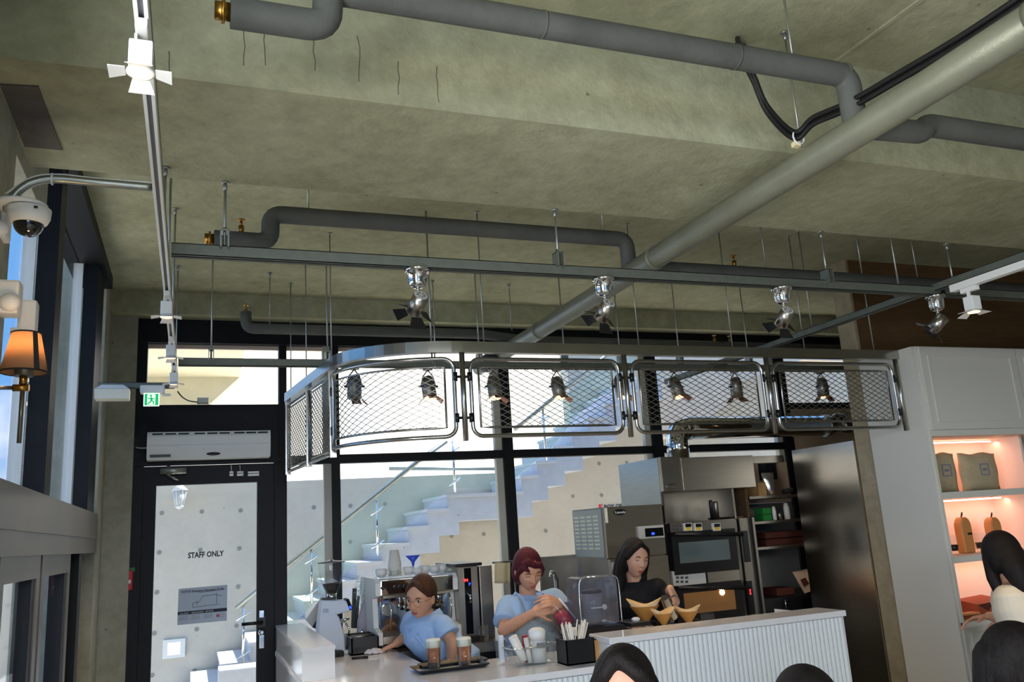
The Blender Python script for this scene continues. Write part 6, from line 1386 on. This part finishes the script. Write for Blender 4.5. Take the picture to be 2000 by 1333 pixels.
# ---- barista 1: leaning on the counter, brown ponytail, blue shirt, round glasses
def W(px,py,Y): return P(px,py,Y=Y)
A1=Vector((.62,-.78,0)).normalized()  # left-to-right axis of her shoulders (towards viewer right)
hc=W(822,1168,4.72); H1=headmat(hc,-46,14,6)
pel=W(852,1306,4.70); pel.x=max(pel.x,1.36); ch=W(836,1236,4.74); nk=W(837,1203,4.76)
shR=W(806,1212,4.90); shL=W(864,1221,4.62)
arms1=[(shR,W(800,1240,5.0),W(774,1262,5.02)+Vector((0,0,.01)),(-.75,.15,-.25),(-.2,.1,1),-1,.55),(shL,W(884,1256,4.56),W(880,1296,4.52),(-.1,-.1,-1),(.6,-.7,0),1,.4)]
legs1=[((pel.x+.02,pel.y+.08,pel.z-.07),(1.36,4.76,.48),(1.40,4.82,.075),(-.8,-.5,0)),((pel.x+.03,pel.y-.08,pel.z-.07),(1.37,4.62,.48),(1.42,4.64,.075),(-.8,-.5,0))]
p1_=person('barista with brown ponytail and round glasses, light blue shirt, leaning on the counter','person',(1.42,4.72,0),H1,hc,pel,ch,nk,A1,arms1,legs1,vs=.0045,face='open',look=(0,-.002))
garment(p1_,'shirt',M_blue,pel+Vector((0,0,.03)),ch,nk,A1,arms1,sleeve=.62,flare=.006)
f1=(H1.to_3x3()@Vector((0,-1,0))); f1.z=0
collar(p1_,H1,nk+Vector((0,0,.0)),M_blue,f1,A1)
fn=f1.normalized()
B().tube([nk+fn*.085+Vector((0,0,-.05)),ch+fn*.128,pel.lerp(ch,.5)+fn*.115,pel+fn*.14],.006,6).build('button_placket',M_blue,p1_)
trousers(p1_,legs1,pel,M_trous); shoes(p1_,legs1)
b=B(); 
rg=[(pel+Vector((0,0,-.25)),.19,.145),(pel,.185,.138),(pel.lerp(ch,.35),.152,.118)]; b.loft(rg,None,24,xdir=A1); vox(b,'apron',M_apron,p1_,.008,2,'grey waist apron')
hp=[(0,.085,.02),(0,.115,-.01)]
tail=[H1@Vector(v) for v in ((0,.085,.02),(.0,.122,.0),(.0,.140,-.045),(.0,.135,-.10))]
hair(p1_,H1,M_hairb,[(tail,.030,.012)],cap=((0,.022,.028),(.0795,.094,.100)),side=0,fringe=[(((-.004,-.052,.098),(-.044,-.056,.070),(-.068,-.030,.03)),.016,.012),(((.004,-.052,.098),(.044,-.056,.070),(.068,-.030,.03)),.016,.012)])
hh=lambda *v:H1@Vector(v)
gl=B()
for s in (-1,1): gl.tube([hh(s*.033+.022*math.cos(a),-.094,.004+.021*math.sin(a)) for a in [2*PI*k/20 for k in range(20)]],.0011,5,closed=True).tube([hh(s*.055,-.094,.008),hh(s*.074,-.05,.01),hh(s*.078,.0,.004)],.001,4)
gl.tube([hh(-.011,-.095,.008),hh(0,-.097,.010),hh(.011,-.095,.008)],.0011,4).build('glasses',M_brass,p1_,'thin round gold glasses')
B().box((shL.x+.02,4.53,shL.z-.13),(shL.x+.05,4.54,shL.z-.10)).build('sleeve_badge',M_navy,p1_)
# ---- barista 2: red hair, blue shirt, apron, pouring berry ice from a jug
A2=Vector((1,-.10,0)).normalized(); hc=W(1032,1115,4.62); H2=headmat(hc,0,26,-4)
pel=Vector((1.86,4.70,.93)); ch=W(1032,1203,4.68); nk=W(1030,1166,4.72)
shR=W(992,1182,4.72); shL=W(1082,1168,4.70)
wR=W(1046,1196,4.44); wL=W(1094,1180,4.44)
arms2=[(shR,W(984,1232,4.60),wR,(.8,-.1,.15),(-.3,-.8,.55),-1,.75),(shL,W(1106,1204,4.60),wL,(-.75,-.2,.25),(.3,-.8,.5),1,.75)]
legs2=[((1.77,4.70,.86),(1.77,4.68,.48),(1.77,4.72,.075),(0,-1,0)),((1.95,4.70,.86),(1.95,4.68,.48),(1.95,4.72,.075),(0,-1,0))]
p2_=person('barista with short dark red hair and grey apron looking down, tipping a plastic jug','person',(1.86,4.7,0),H2,hc,pel,ch,nk,A2,arms2,legs2,vs=.0045,face='closed')
garment(p2_,'shirt',M_blue,pel,ch,nk,A2,arms2,sleeve=.72,flare=.008,wid=1.12)
collar(p2_,H2,nk+Vector((0,0,-.005)),M_blue,(.05,-1,0),A2)
trousers(p2_,legs2,pel,M_trous); shoes(p2_,legs2)
b=B(); fy=Vector((0,-1,0))
vs_=[];nn_=12
for i in range(nn_+1):
    for j in range(9):
        u=i/nn_*2-1; v=j/8; wd=.10+.09*min(1,v*2.2); c_=(ch+Vector((0,0,.02))).lerp(pel-Vector((0,0,.35)),v); vs_.append(c_+A2*(u*wd)+fy*(.138+.02*v-.05*u*u))
b.add(vs_,[(i*9+j,i*9+j+1,(i+1)*9+j+1,(i+1)*9+j) for i in range(nn_) for j in range(8)],True); ap=b.build('apron',M_apron,p2_,'grey bib apron'); md=ap.modifiers.new('s','SOLIDIFY'); md.thickness=.003
for s in (-1,1): B().tube(smooth([ch+A2*s*.09+fy*.160+Vector((0,0,.02)),ch.lerp(nk,.5)+A2*s*.085+fy*.155,nk+A2*s*.080+fy*.090+Vector((0,0,.0)),nk+A2*s*.066-fy*.03+Vector((0,0,.02))]),.005,6).build('apron_strap',M_apron,ap)
hair(p2_,H2,M_hairr,[],cap=((0,.020,.028),(.082,.096,.101)),fringe=[(((-.03,-.062,.088),(.01,-.076,.066),(.055,-.062,.050)),.020,.012),(((-.05,-.052,.076),(-.045,-.074,.050),(-.03,-.084,.042)),.016,.008),(((.04,-.07,.07),(.072,-.045,.02),(.076,-.02,-.03)),.015,.009),(((-.05,-.06,.06),(-.078,-.035,.01),(-.078,-.012,-.04)),.017,.010),(((0,.09,.05),(.0,.12,.03),(-.01,.13,.0)),.026,.012)])
# jug in her hands
yj=4.38; a=W(1080,1180,yj); c=W(1108,1222,yj); dj=(c-a).normalized(); jg=thing('plastic_jug','clear plastic jug with dark pink berry ice tipped by the red-haired barista','jug',a)
B().loft([(a,.030,.026),(a+dj*.05,.045,.04),(c,.060,.05)],dj,22,cap=False).build('jug_wall',G_clear,jg); B().loft([(a.lerp(c,.42),.040,.034),(c-dj*.004,.056,.047)],dj,20).build('berry_ice',M_pink,jg,'dark pink berry ice')
B().tube([c+dj.cross(Vector((0,1,0))).normalized()*.06,a+dj.cross(Vector((0,1,0))).normalized()*.045],.005,6).build('jug_edge',M_wshirt,jg)
# ---- barista 3: long black hair, black top, pouring from steel pitcher
A3=Vector((.9,-.42,0)).normalized(); hc=W(1240,1092,4.68); H3_=headmat(hc,4,12,6)
pel=Vector((2.60,4.74,.93)); ch=W(1243,1180,4.72); nk=W(1240,1142,4.74)
shR=W(1208,1152,4.80); shL=W(1284,1148,4.62); wL=W(1309,1150,4.43)
arms3=[(shR,Vector((shR.x-.02,4.74,shR.z-.24)),Vector((2.42,4.55,1.06)),(.3,-.9,-.1),(-.5,-.2,.8),-1,.7),(shL,W(1303,1174,4.62),wL,(.15,-.30,-.75),(.5,-.75,.35),1,.75)]
legs3=[((2.52,4.76,.86),(2.52,4.74,.48),(2.52,4.78,.075),(0,-1,0)),((2.69,4.72,.86),(2.69,4.70,.48),(2.69,4.74,.075),(0,-1,0))]
p3_=person('woman with long black hair in a black knit top holding a steel pitcher','person',(2.6,4.74,0),H3_,hc,pel,ch,nk,A3,arms3,legs3,skin=M_skin2,vs=.0045,face='closed')
garment(p3_,'black_top',M_knit,pel,ch,nk,A3,arms3,sleeve=1.78,neckcut=.98)
b=B(); b.cyl(nk-Vector((0,0,.02)),nk+Vector((0,0,.035)),.064,.058,22); vox(b,'high_collar',M_knit,p3_,.006,2)
trousers(p3_,legs3,pel,M_trous); shoes(p3_,legs3)
hl=lambda *v:H3_@Vector(v)
lk=[]
for s,zt_e in ((-1,1.16),(1,1.22)):
    lk.append(([hl(s*.058,.0,.05),hl(s*.082,.01,-.02),hl(s*.084,.022,-.10),Vector((hl(s*.088,.04,-.1).x,hl(s*.088,.03,-.1).y,zt_e))],.030,.026))
lk.append(([hl(0,.06,.0),hl(0,.08,-.10),Vector((hl(0,.09,-.1).x,hl(0,.09,-.1).y,1.16))],.075,.05))
lk.append(([hl(-.05,.05,.0),hl(-.06,.06,-.10),Vector((hl(-.06,.07,-.1).x,hl(-.06,.07,-.1).y,1.15))],.05,.04))
hair(p3_,H3_,M_hairk,lk,cap=((0,.022,.026),(.080,.094,.101)),fringe=[(((-.012,-.056,.100),(-.050,-.056,.066),(-.074,-.028,.01)),.018,.015),(((-.004,-.056,.100),(.045,-.058,.066),(.072,-.030,.01)),.016,.013)])
pt=thing('steel_pitcher','brushed steel pitcher tilted over the pour-over cones in the hand of the woman in black','pitcher',W(1300,1190,4.36)); a=W(1297,1168,4.34); c=W(1313,1205,4.40); d=(c-a).normalized()
B().loft([(a,.026,.026),(a+d*.004,.026,.026),(a.lerp(c,.5),.031,.031),(c,.036,.036)],d,24,cap=False).cyl(c-d*.003,c,.036,n=24).build('pitcher_body',M_chrome,pt); B().cyl(a+d*.002,a+d*.004,.025,n=20).build('dark_mouth',M_matblack,pt)
u=d.cross(Vector((0,1,0))).normalized()*-1
B().tube(smooth([W(1304,1172,4.36),W(1318,1164,4.40),W(1326,1178,4.41),W(1317,1196,4.40)]),.005,6).build('pitcher_handle',M_steel,pt)
# ---- woman at the shelves: dark hair, cream blouse, back to camera
hc=P(1958,1088,Y=3.12); H4=headmat(hc,150,22,0); A4=Vector((.86,.5,0)).normalized()
nk=P(1976,1138,Y=3.1); ch=P(1990,1190,Y=3.08); pel=Vector((ch.x+.03,3.04,.90))
shL=P(1962,1155,Y=3.22); shR=P(2035,1160,Y=2.98)
arms4=[(shL,P(1975,1212,Y=3.26),P(1932,1204,Y=3.46),(-.75,.6,-.1),(.1,.2,1),1,.4),(shR,P(2040,1230,Y=3.1),P(1985,1215,Y=3.4),(-.5,.8,0),(.1,.2,1),-1,.4)]
legs4=[((pel.x-.09,3.06,.84),(pel.x-.09,3.05,.47),(pel.x-.09,3.02,.075),(-.3,.95,0)),((pel.x+.09,3.0,.84),(pel.x+.09,2.99,.47),(pel.x+.09,2.96,.075),(-.3,.95,0))]
p4_=person('dark-haired woman in a cream blouse standing at the lit shelves, reaching to the lower shelf','person',(pel.x,3.04,0),H4,hc,pel,ch,nk,A4,arms4,legs4,vs=.006,face=None)
garment(p4_,'blouse',M_cream,pel,ch,nk,A4,arms4,sleeve=.42,flare=.016,wid=1.05); trousers(p4_,legs4,pel,M_trous2); shoes(p4_,legs4)
h4=lambda *v:H4@Vector(v)
hair(p4_,H4,M_hairk,[([h4(0,.05,.0),h4(0,.085,-.09),h4(-.02,.08,-.17)],.07,.045),([h4(.06,-.0,-.0),h4(.07,-.01,-.10),h4(.06,-.02,-.16)],.035,.026),([h4(-.06,-.0,-.0),h4(-.07,.01,-.10),h4(-.06,.0,-.16)],.035,.026)],cap=((0,.008,.02),(.088,.104,.108)),vs=.007)
# ---- customers in the foreground, seated on chairs
def chair(x,y,rz,lab):
    t=thing('cafe_chair',lab,'chair',(x,y,0),'cafe chairs in front of the counter',rz)
    B().box((-.21,-.2,.43),(.21,.2,.455),.008).build('seat',M_wood,t,local=True)
    for sx in (-1,1):
        for sy in (-1,1): B().cyl((sx*.18,sy*.17,.43),(sx*.2,sy*.19,0),.014,.011,10).build('leg',M_blackp,t,local=True)
        B().tube([(sx*.18,.18,.44),(sx*.18,.22,.8)],.011,8).build('back_post',M_blackp,t,local=True)
    B().box((-.19,.205,.66),(.19,.225,.80),.006).build('backrest',M_wood,t,local=True)
def seated(label,hc,yaw,pitch,haircol,top,rz,hairlocks,vs=.006,face='open',roll=0,cap=None,frg=()):
    H=headmat(hc,yaw,pitch,roll); f=Vector((math.sin(R(rz)),-math.cos(R(rz)),0)); A_=Vector((math.cos(R(rz)),math.sin(R(rz)),0)); z=Vector((0,0,1))
    nk=hc-z*.165-f*.03; ch=nk-z*.16-f*.01; pel=Vector((ch.x,ch.y,.56))-f*.02
    sL=nk+A_*.165-z*.055; sR=nk-A_*.165-z*.055
    arms=[(sR,sR-z*.24-A_*.03+f*.04,sR-z*.34+f*.24+A_*.06,(f-z*.1),z,-1,.4),(sL,sL-z*.24+A_*.03+f*.04,sL-z*.34+f*.24-A_*.06,(f-z*.1),z,1,.4)]
    legs=[(pel+A_*s*.09-z*.02,pel+A_*s*.10+f*.40-z*.0,Vector((pel.x,pel.y,.075))+A_*s*.10+f*.40,f) for s in (-1,1)]
    t=person(label,'person',(pel.x,pel.y,0),H,hc,pel,ch,nk,A_,arms,legs,skin=M_skin2,vs=vs,face=face)
    garment(t,'top',top,pel,ch,nk,A_,arms,sleeve=1.6 if top is not M_wshirt else .5); trousers(t,legs,pel,M_trous); shoes(t,legs)
    hl=lambda v:H@Vector(v)
    hair(t,H,haircol,[([hl(p) for p in pts],a,c) for pts,a,c in hairlocks],cap=cap or ((0,.014,.024),(.084,.098,.106)),vs=.006,fringe=frg)
    chair(pel.x,pel.y,R(rz),'wooden cafe chair under the '+label.split(' at ')[0].split(' in a ')[0].split(' of whom')[0])
long_=[(((-.055,.0,.04),(-.082,.0,-.03),(-.086,.01,-.12),(-.09,.0,-.24)),.032,.03),(((.055,.0,.04),(.082,.0,-.03),(.086,.01,-.12),(.09,.0,-.24)),.032,.03),(((0,.06,0),(0,.085,-.10),(0,.08,-.24)),.075,.06)]
frg_=[(((-.016,-.046,.106),(-.044,-.056,.070),(-.070,-.036,.02)),.024,.020),(((-.008,-.046,.106),(.040,-.058,.068),(.070,-.038,.02)),.024,.020)]
hcA=P(1218,1330,Y=2.05); hcA.z=P(1213,1258,Y=2.05).z-.132
seated('dark-haired customer facing the camera at the bottom edge, parted hair over her forehead',hcA,-30,2,M_hairk,M_trous,-25,long_,vs=.005,face='open',frg=frg_,cap=((0,.028,.026),(.084,.096,.104)))
hcB=P(1565,1299,Y=2.1); hcB.z-=.125
seated('black-haired customer of whom only the crown shows at the bottom edge, right of centre',hcB,170,5,M_hairk,M_knit,170,[(((0,.05,0),(0,.075,-.08)),.07,.05)],vs=.008,face=None,cap=((0,.008,.02),(.092,.106,.108)))
hcC=P(1985,1275,Y=2.05); hcC.z=P(1962,1218,Y=2.05).z-.125
seated('dark bob-haired customer in a white shirt at the lower right corner, turned to the right',hcC,62,12,M_hairk,M_wshirt,62,[(((-.055,.0,.04),(-.08,-.01,-.03),(-.078,-.02,-.12)),.036,.026),(((.055,.0,.04),(.08,-.01,-.03),(.078,-.02,-.12)),.036,.026),(((0,.06,0),(0,.08,-.11)),.075,.05)],vs=.006,face='open',cap=((0,.010,.022),(.09,.104,.108)),frg=[(((-.014,-.062,.100),(-.055,-.062,.060),(-.08,-.036,.0)),.02,.016),(((.0,-.062,.100),(.05,-.064,.060),(.078,-.036,.0)),.02,.016)])
